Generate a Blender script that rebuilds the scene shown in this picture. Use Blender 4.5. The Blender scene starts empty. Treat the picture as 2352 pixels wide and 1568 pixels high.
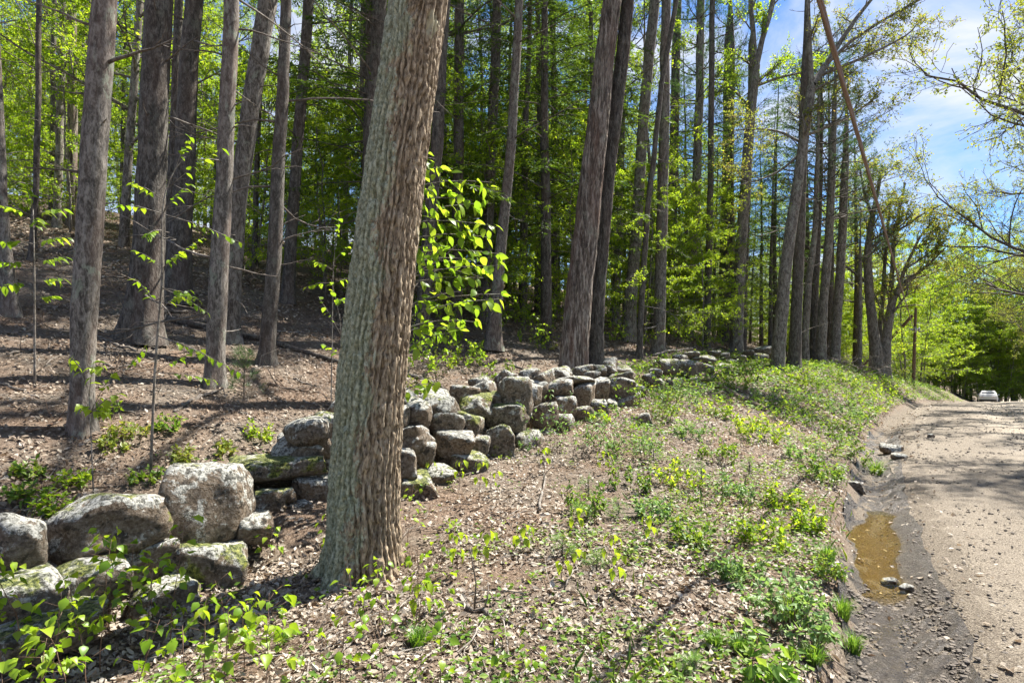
import bpy, bmesh, math, random
import numpy as np
from mathutils import Vector, Matrix, Quaternion

scene = bpy.context.scene
COL = scene.collection

# ------------------------------------------------------------------ camera
CAMZ = 1.72
cam_data = bpy.data.cameras.new('camera')
cam_data.sensor_width = 36.0
cam_data.lens = 20.39
cam_data.shift_y = 0.0247
cam_data.clip_start = 0.05
cam_data.clip_end = 2500
cam = bpy.data.objects.new('camera', cam_data)
COL.objects.link(cam)
cam.location = (0, 0, CAMZ)
cam.rotation_euler = (math.radians(90), 0, 0)
scene.camera = cam

# ------------------------------------------------------------------ light
SUN_AZ = math.radians(50)      # right of the viewing direction
SUN_EL = math.radians(55)
sun_vec = Vector((math.sin(SUN_AZ) * math.cos(SUN_EL), math.cos(SUN_AZ) * math.cos(SUN_EL), math.sin(SUN_EL)))
world = bpy.data.worlds.new('World')
scene.world = world
world.use_nodes = True
wt = world.node_tree
wt.nodes.clear()
w_out = wt.nodes.new('ShaderNodeOutputWorld')
w_bg = wt.nodes.new('ShaderNodeBackground')
w_sky = wt.nodes.new('ShaderNodeTexSky')
w_sky.sky_type = 'NISHITA'
w_sky.sun_disc = False
w_sky.sun_elevation = SUN_EL
w_sky.sun_rotation = SUN_AZ
w_sky.air_density = 1.0
w_sky.dust_density = 0.15
w_sky.ozone_density = 4.0
w_bg.inputs['Strength'].default_value = 0.062
# thin streaky clouds over the whole sky
w_tc = wt.nodes.new('ShaderNodeTexCoord')
w_map = wt.nodes.new('ShaderNodeMapping')
w_map.inputs['Rotation'].default_value = (0.35, 0.2, 0.5)
w_map.inputs['Scale'].default_value = (2.2, 2.6, 5.5)
w_n = wt.nodes.new('ShaderNodeTexNoise')
w_n.inputs['Scale'].default_value = 1.3
w_n.inputs['Detail'].default_value = 9
w_n.inputs['Roughness'].default_value = 0.58
w_n.inputs['Distortion'].default_value = 0.5
w_r = wt.nodes.new('ShaderNodeValToRGB')
w_r.color_ramp.elements[0].position = 0.45
w_r.color_ramp.elements[0].color = (0, 0, 0, 1)
w_r.color_ramp.elements[1].position = 0.66
w_r.color_ramp.elements[1].color = (0.85, 0.85, 0.85, 1)
w_mix = wt.nodes.new('ShaderNodeMix')
w_mix.data_type = 'RGBA'
w_mix.inputs[7].default_value = (5.2, 5.3, 5.5, 1)
wt.links.new(w_tc.outputs['Generated'], w_map.inputs['Vector'])
wt.links.new(w_map.outputs['Vector'], w_n.inputs['Vector'])
wt.links.new(w_n.outputs['Fac'], w_r.inputs['Fac'])
wt.links.new(w_r.outputs['Color'], w_mix.inputs[0])
w_tint = wt.nodes.new('ShaderNodeMix')
w_tint.data_type = 'RGBA'
w_tint.blend_type = 'MULTIPLY'
w_tint.inputs[0].default_value = 1.0
w_tint.inputs[7].default_value = (0.60, 0.77, 0.95, 1)
wt.links.new(w_sky.outputs['Color'], w_tint.inputs[6])
wt.links.new(w_tint.outputs[2], w_mix.inputs[6])
wt.links.new(w_mix.outputs[2], w_bg.inputs['Color'])
wt.links.new(w_bg.outputs['Background'], w_out.inputs['Surface'])

sun_data = bpy.data.lights.new('sun', 'SUN')
sun_data.energy = 5.0
sun_data.angle = math.radians(0.5)
sun_data.color = (1.0, 0.955, 0.88)
sun = bpy.data.objects.new('sun', sun_data)
COL.objects.link(sun)
sun.rotation_euler = sun_vec.to_track_quat('Z', 'Y').to_euler()

scene.view_settings.view_transform = 'Standard'
scene.view_settings.look = 'None'
scene.view_settings.gamma = 1.0
scene.view_settings.use_curve_mapping = False
scene.view_settings.exposure = 1.68
cy = scene.cycles
cy.max_bounces = 8
cy.diffuse_bounces = 5
cy.glossy_bounces = 3
cy.transmission_bounces = 4
cy.transparent_max_bounces = 6
cy.caustics_reflective = False
cy.caustics_refractive = False
cy.sample_clamp_indirect = 6.0
cy.use_adaptive_sampling = True
cy.adaptive_threshold = 0.025

# ------------------------------------------------------------------ numbers
rng = np.random.default_rng(7)
FD, CX, HY = 1332.0, 1176.0, 842.0       # the photograph in 2352-wide pixels: focal length, centre column, horizon row


def at(dx, dy, Y):
    return np.array([(dx - CX) / FD * Y, Y, CAMZ + (HY - dy) / FD * Y])


def slant(dx):
    """a wide lens widens what stands off its axis: true width = seen width times this"""
    return math.cos(math.atan((dx - CX) / FD))


def vnoise(p, seed=0):
    p = np.asarray(p, float)
    i = np.floor(p).astype(np.int64)
    f = p - i
    u = f * f * (3 - 2 * f)

    def h(a, b, c):
        n = (a * 374761393 + b * 668265263 + c * 1274126177 + seed * 974711) & 0xFFFFFFFF
        n = ((n ^ (n >> 13)) * 1103515245) & 0xFFFFFFFF
        n = ((n ^ (n >> 16)) * 2246822519) & 0xFFFFFFFF
        return ((n ^ (n >> 15)) & 0xFFFFFF) / float(0xFFFFFF)
    x, y, z = i[..., 0], i[..., 1], i[..., 2]
    ux, uy, uz = u[..., 0], u[..., 1], u[..., 2]
    r = 0
    for a in (0, 1):
        wa = ux if a else 1 - ux
        for b in (0, 1):
            wb = uy if b else 1 - uy
            for c in (0, 1):
                wc = uz if c else 1 - uz
                r = r + wa * wb * wc * h(x + a, y + b, z + c)
    return r


def fbm(p, octaves=4, seed=0, gain=0.5):
    p = np.asarray(p, float)
    r, a, t = 0, 1.0, 0
    for o in range(octaves):
        r = r + a * vnoise(p * (2 ** o), seed + o * 17)
        t += a
        a *= gain
    return r / t


def sstep(x, a=0.0, b=1.0):
    t = np.clip((np.asarray(x, float) - a) / (b - a), 0, 1)
    return t * t * (3 - 2 * t)


def road_edge(y):
    y = np.asarray(y, float)
    a, b, c = .1, .53, .0057
    q = a + b * y + c * y * y
    l = a + b * 28 + c * 784 + (b + 2 * c * 28) * (y - 28)
    n = a + b * y
    return np.where(y > 28, l, np.where(y < 0, n, q))


def side(x, y):
    """distance to the left of the ditch's left lip (negative: ditch, road)"""
    return (road_edge(y) - np.asarray(x, float)) * 0.83


def road_drop(y):
    y = np.asarray(y, float)
    q = -.0025 * np.clip(y - 22, 0, 14) ** 2
    l = -.065 * np.clip(y - 36, 0, 60)
    return q + l


def height(x, y):
    x = np.asarray(x, float); y = np.asarray(y, float)
    s = side(x, y)
    B = np.interp(y, [-10, 3, 4, 6, 8, 11, 14, 18, 22, 30, 60], [-.02, -.02, .06, .18, .36, .55, .85, 1.3, 1.6, 1.75, 1.75])
    pq = np.stack([x, y, 0 * x], -1)
    se = s + (fbm(pq * 1.7, 3, 91) - .5) * .28 * np.exp(-(s / 1.2) ** 2)
    lip = np.interp(y, [0, 5, 7], [.085, .10, .14]) * sstep(se, -0.03, 0.12)
    bank = B * (0.35 * sstep(s, 0, 1.6) + 0.65 * sstep(s, 0.2, 3.6))
    k = 0.45
    soft = k * np.logaddexp(0, (s - 4.75) / k)
    hill = 0.34 * soft
    hill = hill - 0.11 * 1.5 * np.logaddexp(0, (s - 12.5) / 1.5)
    hill = hill - 0.15 * 4 * np.logaddexp(0, (s - 48) / 4)
    ditch = -0.15 * np.exp(-((se + .26) / .26) ** 2)
    dip = -0.24 * sstep(s, 2.2, 3.6) * (1 - sstep(s, 4.5, 5.2)) * (1 - sstep(y, 4.7, 5.7))
    right = 0.35 * sstep(-s, 8.6, 11.0)
    d = road_drop(y) * (1 - sstep(s, 6, 26))
    p = np.stack([x, y, 0 * x], -1)
    off = sstep(s, 0.1, 1.0) + sstep(-s, 8.4, 9.5)
    n = (fbm(p * 0.45, 3, 5) - .5) * 0.30 * off * np.clip(np.abs(s) / 5, 0.25, 1) + (fbm(p * 2.6, 3, 9) - .5) * 0.10 * np.clip(off + 0.25, 0, 1)
    near = np.exp(-(x * x + y * y) / 1.0)
    return lip + bank + hill + dip + ditch + right + d + n * (1 - 0.5 * near)


def hz(x, y):
    return float(height(np.array([x]), np.array([y]))[0])


def ground_hit(dx, dy, lo=2.2, hi=90):
    Y = np.concatenate([np.arange(lo, 12, .12), np.arange(12, hi, .5)])
    X = (dx - CX) / FD * Y
    Z = CAMZ + (HY - dy) / FD * Y
    g = height(X, Y)
    k = np.nonzero(Z <= g)[0]
    if not len(k):
        return float(Y[-1])
    i = k[0]
    if i == 0:
        return float(Y[0])
    d0, d1 = Z[i - 1] - g[i - 1], Z[i] - g[i]
    return float(Y[i - 1] + (Y[i] - Y[i - 1]) * d0 / (d0 - d1 + 1e-9))


def wall_Y(dx, s=4.3):
    Y = np.arange(2.5, 70, .02)
    X = (dx - CX) / FD * Y
    k = np.nonzero(side(X, Y) >= s)[0] if side(X[:1], Y[:1])[0] < s else np.nonzero(side(X, Y) <= s)[0]
    return float(Y[k[0]]) if len(k) else float(Y[-1])


# ------------------------------------------------------------------ mesh helpers
class MB:
    def __init__(self):
        self.v, self.q, self.t, self.r, self.n = [], [], [], [], 0

    def add(self, v, q=None, t=None, r=0.5):
        v = np.asarray(v, float).reshape(-1, 3)
        if q is not None and len(q):
            self.q.append(np.asarray(q, np.int64).reshape(-1, 4) + self.n)
        if t is not None and len(t):
            self.t.append(np.asarray(t, np.int64).reshape(-1, 3) + self.n)
        self.v.append(v)
        self.r.append(np.broadcast_to(np.asarray(r, float), (len(v),)))
        self.n += len(v)

    def mesh(self, name, mat, smooth=False, origin=None):
        v = np.concatenate(self.v) if self.v else np.zeros((0, 3))
        if origin is not None:
            v = v - np.asarray(origin)
        q = np.concatenate(self.q) if self.q else np.zeros((0, 4), np.int64)
        t = np.concatenate(self.t) if self.t else np.zeros((0, 3), np.int64)
        me = bpy.data.meshes.new(name)
        me.vertices.add(len(v))
        me.vertices.foreach_set('co', v.astype(np.float32).ravel())
        li = np.concatenate([q.ravel(), t.ravel()]).astype(np.int32)
        me.loops.add(len(li))
        me.loops.foreach_set('vertex_index', li)
        ls = np.concatenate([np.arange(len(q)) * 4, len(q) * 4 + np.arange(len(t)) * 3]).astype(np.int32)
        me.polygons.add(len(ls))
        me.polygons.foreach_set('loop_start', ls)
        me.polygons.foreach_set('use_smooth', np.full(len(ls), bool(smooth)))
        a = me.attributes.new('rnd', 'FLOAT', 'POINT')
        a.data.foreach_set('value', np.concatenate(self.r).astype(np.float32) if self.r else np.zeros(0, np.float32))
        if mat is not None:
            me.materials.append(mat)
        me.update(calc_edges=True)
        return me

    def build(self, name, mat, parent=None, smooth=False, origin=None):
        return obj(name, self.mesh(name, mat, smooth, origin), parent)


def obj(name, me, parent=None):
    o = bpy.data.objects.new(name, me)
    COL.objects.link(o)
    o.parent = parent
    return o


def tag(o, label, cat, group=None):
    o['label'] = label
    o['category'] = cat
    if group:
        o['group'] = group
    return o


def thing(name, label, cat, loc=(0, 0, 0), group=None, rz=0.0, sc=1.0):
    o = bpy.data.objects.new(name, None)
    o.empty_display_size = 0.2
    COL.objects.link(o)
    o.location = tuple(float(c) for c in loc)
    o.rotation_euler = (0, 0, rz)
    o.scale = (sc, sc, sc)
    return tag(o, label, cat, group)


def struct(o):
    o['kind'] = 'structure'
    return o


def stuff(o, label=None, cat=None):
    o['kind'] = 'stuff'
    if label:
        o['label'] = label
        o['category'] = cat
    return o


def tube(mb, pts, rad, k=6, r=0.5, cap=True, lump=0.0, seed=0):
    pts = np.asarray(pts, float)
    rad = np.broadcast_to(np.asarray(rad, float), (len(pts),))
    t = np.empty_like(pts)
    t[1:-1] = pts[2:] - pts[:-2]
    t[0] = pts[1] - pts[0]
    t[-1] = pts[-1] - pts[-2]
    t /= np.sqrt((t * t).sum(1))[:, None] + 1e-9
    a = np.zeros_like(t)
    if abs(t[:, 2].mean()) < 0.8:
        a[:, 0] = t[:, 1]; a[:, 1] = -t[:, 0]
    else:
        a[:, 1] = t[:, 2]; a[:, 2] = -t[:, 1]
    a /= np.sqrt((a * a).sum(1))[:, None] + 1e-9
    b = np.stack([a[:, 1] * t[:, 2] - a[:, 2] * t[:, 1], a[:, 2] * t[:, 0] - a[:, 0] * t[:, 2], a[:, 0] * t[:, 1] - a[:, 1] * t[:, 0]], -1)
    th = np.arange(k) / k * 2 * np.pi
    rr = rad[:, None] * np.ones((1, k))
    if lump:
        q = np.stack([np.cos(th)[None, :] * 1.3 + 0 * rr, np.sin(th)[None, :] * 1.3 + 0 * rr, (np.arange(len(pts)) * 0.35)[:, None] + 0 * rr], -1)
        rr = rr * (1 + lump * (fbm(q, 3, seed) - .5) * 2)
    v = pts[:, None, :] + rr[..., None] * (np.cos(th)[None, :, None] * a[:, None, :] + np.sin(th)[None, :, None] * b[:, None, :])
    n = len(pts)
    i = np.arange(n - 1)[:, None] * k
    j = np.arange(k)[None, :]
    q = np.stack([i + j, i + (j + 1) % k, i + k + (j + 1) % k, i + k + j], -1).reshape(-1, 4)
    v = v.reshape(-1, 3)
    tt = None
    if cap:
        v = np.concatenate([v, pts[-1:] + t[-1:] * rad[-1] * 0.5, pts[:1]])
        e = (n - 1) * k
        jj = np.arange(k)
        tt = np.concatenate([np.stack([e + jj, e + (jj + 1) % k, np.full(k, n * k)], -1), np.stack([(jj + 1) % k, jj, np.full(k, n * k + 1)], -1)])
    mb.add(v, q, tt, r)


def unit(a):
    a = np.asarray(a, float)
    return a / (np.sqrt((a * a).sum(-1, keepdims=True)) + 1e-9)


def leaf_cloud(mb, pos, axis, L, W, fold=0.12, nrm=None, R=None, rg=rng, bend=0.0):
    """pos (n,3), axis (n,3) unit, one four-cornered leaf each, folded along its rib"""
    n = len(pos)
    if n == 0:
        return
    L = np.broadcast_to(np.asarray(L, float), (n,))[:, None]
    W = np.broadcast_to(np.asarray(W, float), (n,))[:, None]
    if nrm is None:
        nrm = np.tile([0, 0, 1.0], (n, 1)) + rg.normal(0, .45, (n, 3))
    w = unit(np.cross(axis, nrm))
    up = np.cross(w, axis)
    v0 = pos
    v1 = pos + axis * L * .42 + w * W * .5 + up * W * fold
    v2 = pos + axis * L - up * L * bend
    v3 = pos + axis * L * .42 - w * W * .5 + up * W * fold
    v = np.stack([v0, v1, v2, v3], 1).reshape(-1, 3)
    q = np.arange(n * 4).reshape(-1, 4)
    q = np.concatenate([q[:, [0, 1, 2]], q[:, [0, 2, 3]]])
    if R is None:
        R = rg.random(n)
    mb.add(v, None, q, np.repeat(R, 4))


# ------------------------------------------------------------------ materials
class NT:
    def __init__(self, name):
        self.m = bpy.data.materials.new(name)
        self.m.use_nodes = True
        self.t = self.m.node_tree
        self.t.nodes.clear()
        self.out = self.n('ShaderNodeOutputMaterial')

    def n(self, typ, **kw):
        nd = self.t.nodes.new(typ)
        for k, v in kw.items():
            if hasattr(nd, k):
                setattr(nd, k, v)
        return nd

    def set(self, nd, **kw):
        for k, v in kw.items():
            nd.inputs[k.replace('_', ' ')].default_value = v
        return nd

    def link(self, a, b):
        self.t.links.new(a, b)

    def coord(self, which='Object', scale=(1, 1, 1), world=False):
        if world:
            src = self.n('ShaderNodeNewGeometry').outputs['Position']
        else:
            src = self.n('ShaderNodeTexCoord').outputs[which]
        mp = self.n('ShaderNodeMapping')
        mp.inputs['Scale'].default_value = scale
        self.link(src, mp.inputs['Vector'])
        return mp.outputs['Vector']

    def noise(self, vec, scale, detail=4, rough=.55, dist=0.0):
        nd = self.n('ShaderNodeTexNoise')
        self.set(nd, Scale=scale, Detail=detail, Roughness=rough, Distortion=dist)
        self.link(vec, nd.inputs['Vector'])
        return nd.outputs['Fac']

    def ramp(self, fac, stops, interp='LINEAR'):
        nd = self.n('ShaderNodeValToRGB')
        cr = nd.color_ramp
        cr.interpolation = interp
        while len(cr.elements) < len(stops):
            cr.elements.new(0.5)
        for e, (p, c) in zip(cr.elements, stops):
            e.position = p
            e.color = (*c, 1) if len(c) == 3 else c
        self.link(fac, nd.inputs['Fac'])
        return nd.outputs['Color']

    def mix(self, fac, a, b, blend='MIX'):
        nd = self.n('ShaderNodeMix', data_type='RGBA', blend_type=blend)
        for s, v in ((0, fac), (6, a), (7, b)):
            if isinstance(v, (int, float)):
                nd.inputs[s].default_value = v
            elif isinstance(v, tuple):
                nd.inputs[s].default_value = (*v, 1)
            else:
                self.link(v, nd.inputs[s])
        return nd.outputs[2]

    def math(self, op, a, b=0.0, clamp=False):
        nd = self.n('ShaderNodeMath', operation=op, use_clamp=clamp)
        for s, v in ((0, a), (1, b)):
            if isinstance(v, (int, float)):
                nd.inputs[s].default_value = v
            else:
                self.link(v, nd.inputs[s])
        return nd.outputs[0]

    def bump(self, hgt, strength=.5, dist=.02):
        nd = self.n('ShaderNodeBump')
        self.set(nd, Strength=strength, Distance=dist)
        self.link(hgt, nd.inputs['Height'])
        return nd.outputs['Normal']

    def principled(self, col, rough=.85, normal=None, spec=.3):
        nd = self.n('ShaderNodeBsdfPrincipled')
        if isinstance(col, tuple):
            nd.inputs['Base Color'].default_value = (*col, 1)
        else:
            self.link(col, nd.inputs['Base Color'])
        if isinstance(rough, (int, float)):
            nd.inputs['Roughness'].default_value = rough
        else:
            self.link(rough, nd.inputs['Roughness'])
        nd.inputs['Specular IOR Level'].default_value = spec
        if normal is not None:
            self.link(normal, nd.inputs['Normal'])
        return nd.outputs[0]

    def done(self, shader):
        self.link(shader, self.out.inputs['Surface'])
        return self.m

    def attr(self, name='rnd', typ='GEOMETRY'):
        nd = self.n('ShaderNodeAttribute')
        nd.attribute_type = typ
        nd.attribute_name = name
        return nd.outputs['Fac']


def leaf_mat(name, stops, trans, tmix=.5, rough=.45):
    n = NT(name)
    r = n.attr()
    oi = n.n('ShaderNodeObjectInfo').outputs['Random']
    f = n.math('ADD', n.math('MULTIPLY', r, .75), n.math('MULTIPLY', oi, .25))
    c = n.ramp(f, stops)
    df = n.n('ShaderNodeBsdfDiffuse')
    n.link(c, df.inputs['Color'])
    gl = n.n('ShaderNodeBsdfGlossy')
    gl.inputs['Roughness'].default_value = rough
    pm = n.n('ShaderNodeMixShader')
    pm.inputs[0].default_value = .05
    n.link(df.outputs[0], pm.inputs[1])
    n.link(gl.outputs[0], pm.inputs[2])
    p = pm.outputs[0]
    tr = n.n('ShaderNodeBsdfTranslucent')
    tc = n.mix(1.0, c, trans, 'MULTIPLY')
    n.link(tc, tr.inputs['Color'])
    mx = n.n('ShaderNodeMixShader')
    mx.inputs[0].default_value = tmix
    n.link(p, mx.inputs[1])
    n.link(tr.outputs[0], mx.inputs[2])
    return n.done(mx.outputs[0])


def bark_mat(name, a, b, c, lichen=0.0, lichen_col=(.30, .34, .24), vs=2.2, hs=16, bump=.7, dist=.02, red=0.0):
    n = NT(name)
    v = n.coord('Object', (hs, hs, vs))
    f = n.noise(v, 1.0, 6, .62, .6)
    fine = n.noise(n.coord('Object', (hs * 3.2, hs * 3.2, vs * 4)), 1.0, 4, .65, .3)
    f = n.math('ADD', n.math('MULTIPLY', f, .6), n.math('MULTIPLY', fine, .4))
    v2 = n.coord('Object', (2.2, 2.2, .8))
    g = n.noise(v2, 1.0, 4, .6)
    col = n.ramp(f, [(.42, a), (.5, b), (.585, c)])
    if red:
        v4 = n.coord('Object', (3, 3, .55))
        col = n.mix(n.math('MULTIPLY', n.ramp(n.noise(v4, 1.0, 3), [(.48, (0, 0, 0)), (.6, (1, 1, 1))]), red), col, (.16, .085, .06))
    oi = n.n('ShaderNodeObjectInfo').outputs['Random']
    col = n.mix(n.math('MULTIPLY', g, .5), col, n.mix(oi, (.10, .085, .07), (.17, .15, .125)))
    if lichen:
        v3 = n.coord('Object', (5, 5, 3.2))
        l = n.noise(v3, 1.0, 6, .7, .3)
        col = n.mix(n.math('MULTIPLY', n.ramp(l, [(.57, (0, 0, 0)), (.63, (1, 1, 1))]), lichen), col, lichen_col)
    nm = n.bump(f, bump, dist * 1.8)
    return n.done(n.principled(col, .9, nm, .2))
M = {}
# spring leaves
M['leaf_bright'] = leaf_mat('leaf_bright', [(0, (.115, .215, .014)), (.4, (.19, .315, .022)), (.75, (.28, .39, .035)), (1, (.38, .44, .055))], (1.75, 1.55, .8), .57)
M['leaf_beech'] = leaf_mat('leaf_beech', [(0, (.11, .21, .02)), (.5, (.17, .28, .028)), (1, (.25, .34, .04))], (1.8, 1.65, .8), .62, .35)
M['leaf_seedling'] = leaf_mat('leaf_seedling', [(0, (.12, .24, .015)), (.5, (.20, .33, .02)), (1, (.30, .40, .03))], (1.5, 1.4, .8), .5, .4)
M['leaf_oak'] = leaf_mat('leaf_oak', [(0, (.14, .20, .03)), (.5, (.21, .28, .045)), (.85, (.27, .31, .06)), (1, (.26, .19, .07))], (1.5, 1.3, .8), .5)
M['leaf_hemlock'] = leaf_mat('leaf_hemlock', [(0, (.03, .06, .012)), (.55, (.065, .115, .02)), (1, (.16, .22, .035))], (1.6, 1.6, .7), .38)
M['leaf_pine'] = leaf_mat('leaf_pine', [(0, (.035, .075, .03)), (.6, (.07, .125, .045)), (1, (.13, .19, .06))], (1.4, 1.5, .8), .3)
M['leaf_cover'] = leaf_mat('leaf_cover', [(0, (.06, .14, .02)), (.4, (.12, .22, .03)), (.75, (.22, .31, .04)), (1, (.34, .36, .05))], (1.5, 1.4, .8), .45)
M['leaf_pale'] = leaf_mat('leaf_pale', [(0, (.11, .20, .07)), (.5, (.18, .29, .10)), (1, (.27, .38, .13))], (1.4, 1.4, .8), .42)
M['grass'] = leaf_mat('grass', [(0, (.07, .15, .02)), (.5, (.15, .27, .04)), (1, (.28, .36, .07))], (1.5, 1.5, .8), .4)
M['litter'] = leaf_mat('litter', [(0, (.045, .030, .020)), (.2, (.12, .078, .05)), (.38, (.235, .175, .122)), (.58, (.365, .31, .24)), (.8, (.48, .435, .365)), (.97, (.54, .50, .44)), (1, (.32, .13, .06))], (1.0, .8, .6), .18, .6)
# bark
M['bark_pine'] = bark_mat('bark_pine', (.045, .040, .034), (.155, .138, .12), (.30, .275, .24), .6, (.27, .30, .23), 6.5, 20, .7, .014, .35)
M['bark_dark'] = bark_mat('bark_dark', (.02, .018, .016), (.078, .070, .060), (.175, .16, .14), .25, (.2, .22, .17), 5.5, 17, .9, .02, .2)
M['bark_grey'] = bark_mat('bark_grey', (.055, .047, .04), (.175, .155, .13), (.31, .285, .25), .5, (.33, .36, .28), 5.0, 15, .6, .014)
M['bark_furrow'] = bark_mat('bark_furrow', (.045, .034, .028), (.19, .15, .122), (.44, .385, .33), .3, (.3, .32, .26), 2.2, 18, .9, .03, .5)
M['twig'] = bark_mat('twig', (.06, .05, .04), (.12, .10, .085), (.2, .175, .15), 0, vs=6, hs=10, bump=.2)
M['twig_red'] = bark_mat('twig_red', (.10, .05, .03), (.19, .11, .07), (.28, .19, .13), 0, vs=6, hs=10, bump=.2)
M['stick'] = bark_mat('stick', (.10, .085, .07), (.20, .175, .15), (.34, .31, .27), 0, vs=8, hs=8, bump=.3)
M['deadwood'] = bark_mat('deadwood', (.13, .085, .055), (.24, .17, .12), (.36, .28, .21), 0, vs=2, hs=22, bump=.5)
M['pole_wood'] = bark_mat('pole_wood', (.10, .055, .035), (.18, .10, .07), (.27, .17, .12), 0, vs=.8, hs=30, bump=.4)


def oak_mat():
    n = NT('bark_oak')
    v = n.coord('Object', (42, 42, 15))
    f = n.noise(v, 1.0, 6, .65, .4)
    col = n.ramp(f, [(.36, (.06, .042, .027)), (.46, (.20, .15, .10)), (.55, (.325, .255, .175)), (.66, (.45, .365, .26))])
    # crustose lichen: grey-green over the shaded left flank, pale cream spots higher up
    tc = n.n('ShaderNodeTexCoord')
    sp = n.n('ShaderNodeSeparateXYZ')
    n.link(tc.outputs['Object'], sp.inputs[0])
    l = n.noise(n.coord('Object', (4, 4, 2.2)), 1.0, 4, .6, .3)
    l2 = n.noise(n.coord('Object', (46, 46, 30)), 1.0, 5, .7)
    # the trunk leans: x measured from its axis
    ax = n.math('SUBTRACT', sp.outputs['X'], n.math('MULTIPLY', sp.outputs['Z'], .093))
    bias = n.math('MULTIPLY', ax, -1.5)
    m = n.math('ADD', n.math('ADD', n.math('MULTIPLY', l, .9), n.math('MULTIPLY', l2, .55)), bias)
    mk = n.ramp(m, [(.78, (0, 0, 0)), (.85, (1, 1, 1))])
    col = n.mix(n.math('MULTIPLY', mk, .8), col, n.ramp(l2, [(.38, (.10, .115, .07)), (.5, (.27, .295, .20)), (.62, (.46, .48, .36))]))
    s1 = n.noise(n.coord('Object', (5.5, 5.5, 3.0)), 1.0, 3, .5, .2)
    s2 = n.math('ADD', n.math('MULTIPLY', s1, 1.0), n.math('MULTIPLY', l2, .18))
    up = n.math('MULTIPLY', n.math('SUBTRACT', sp.outputs['Z'], 1.5), .028)
    col = n.mix(n.math('MULTIPLY', n.ramp(n.math('ADD', s2, up), [(.80, (0, 0, 0)), (.84, (1, 1, 1))]), .75), col, (.46, .42, .28))
    nm = n.bump(f, .6, .008)
    return n.done(n.principled(col, .92, n.bump(f, .8, .014), .15))


M['bark_oak'] = oak_mat()


def ground_mat():
    n = NT('forest_ground')
    p = n.coord(world=True)
    a = n.noise(p, 1.1, 5, .6)
    b = n.noise(p, 26, 6, .7)
    c = n.noise(n.coord(world=True, scale=(70, 22, 30)), 1.0, 4, .7, 1.2)
    soil = n.ramp(b, [(.3, (.055, .045, .035)), (.5, (.16, .13, .10)), (.7, (.31, .265, .212))])
    duff = n.ramp(c, [(.36, (.05, .033, .023)), (.5, (.16, .11, .076)), (.64, (.30, .225, .165))])
    col = n.mix(n.ramp(a, [(.40, (0, 0, 0)), (.6, (1, 1, 1))]), soil, duff)
    # bare gravelly dirt beside the road ('rnd' is 1 there)
    g = n.noise(p, 85, 4, .7)
    dirt = n.ramp(g, [(.38, (.055, .043, .032)), (.5, (.17, .14, .106)), (.64, (.28, .24, .185))])
    col = n.mix(n.ramp(n.math('ADD', n.attr(), n.math('MULTIPLY', n.math('SUBTRACT', b, .5), .7)), [(.3, (0, 0, 0)), (.7, (1, 1, 1))]), col, dirt)
    h = n.math('ADD', b, c)
    return n.done(n.principled(col, .95, n.bump(h, .8, .03), .15))


def road_mat():
    n = NT('dirt_road')
    p = n.coord(world=True)
    a = n.noise(p, .55, 4, .6)
    b = n.noise(p, 16, 6, .72)
    g = n.noise(p, 85, 4, .7)
    vor = n.n('ShaderNodeTexVoronoi')
    vor.inputs['Scale'].default_value = 42
    n.link(p, vor.inputs['Vector'])
    base = n.ramp(b, [(.25, (.165, .133, .098)), (.5, (.265, .222, .17)), (.75, (.36, .312, .245))])
    col = n.mix(n.math('MULTIPLY', n.ramp(a, [(.42, (0, 0, 0)), (.62, (1, 1, 1))]), .55), base, (.36, .32, .262))
    # the loose shoulder is darker and coarser than the travelled way ('rnd' runs 0 at the ditch to 1 on the way)
    sh = n.attr()
    dirt = n.ramp(g, [(.38, (.055, .043, .032)), (.5, (.175, .145, .11)), (.64, (.28, .24, .185))])
    k = n.math('ADD', sh, n.math('MULTIPLY', n.math('SUBTRACT', b, .5), .8))
    col = n.mix(n.ramp(k, [(.15, (1, 1, 1)), (.75, (0, 0, 0))]), col, dirt)
    h = n.math('ADD', n.math('MULTIPLY', b, .8), n.math('MULTIPLY', vor.outputs['Distance'], .5))
    h = n.math('ADD', h, n.math('MULTIPLY', g, .4))
    return n.done(n.principled(col, .9, n.bump(h, .9, .02), .2))


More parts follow.
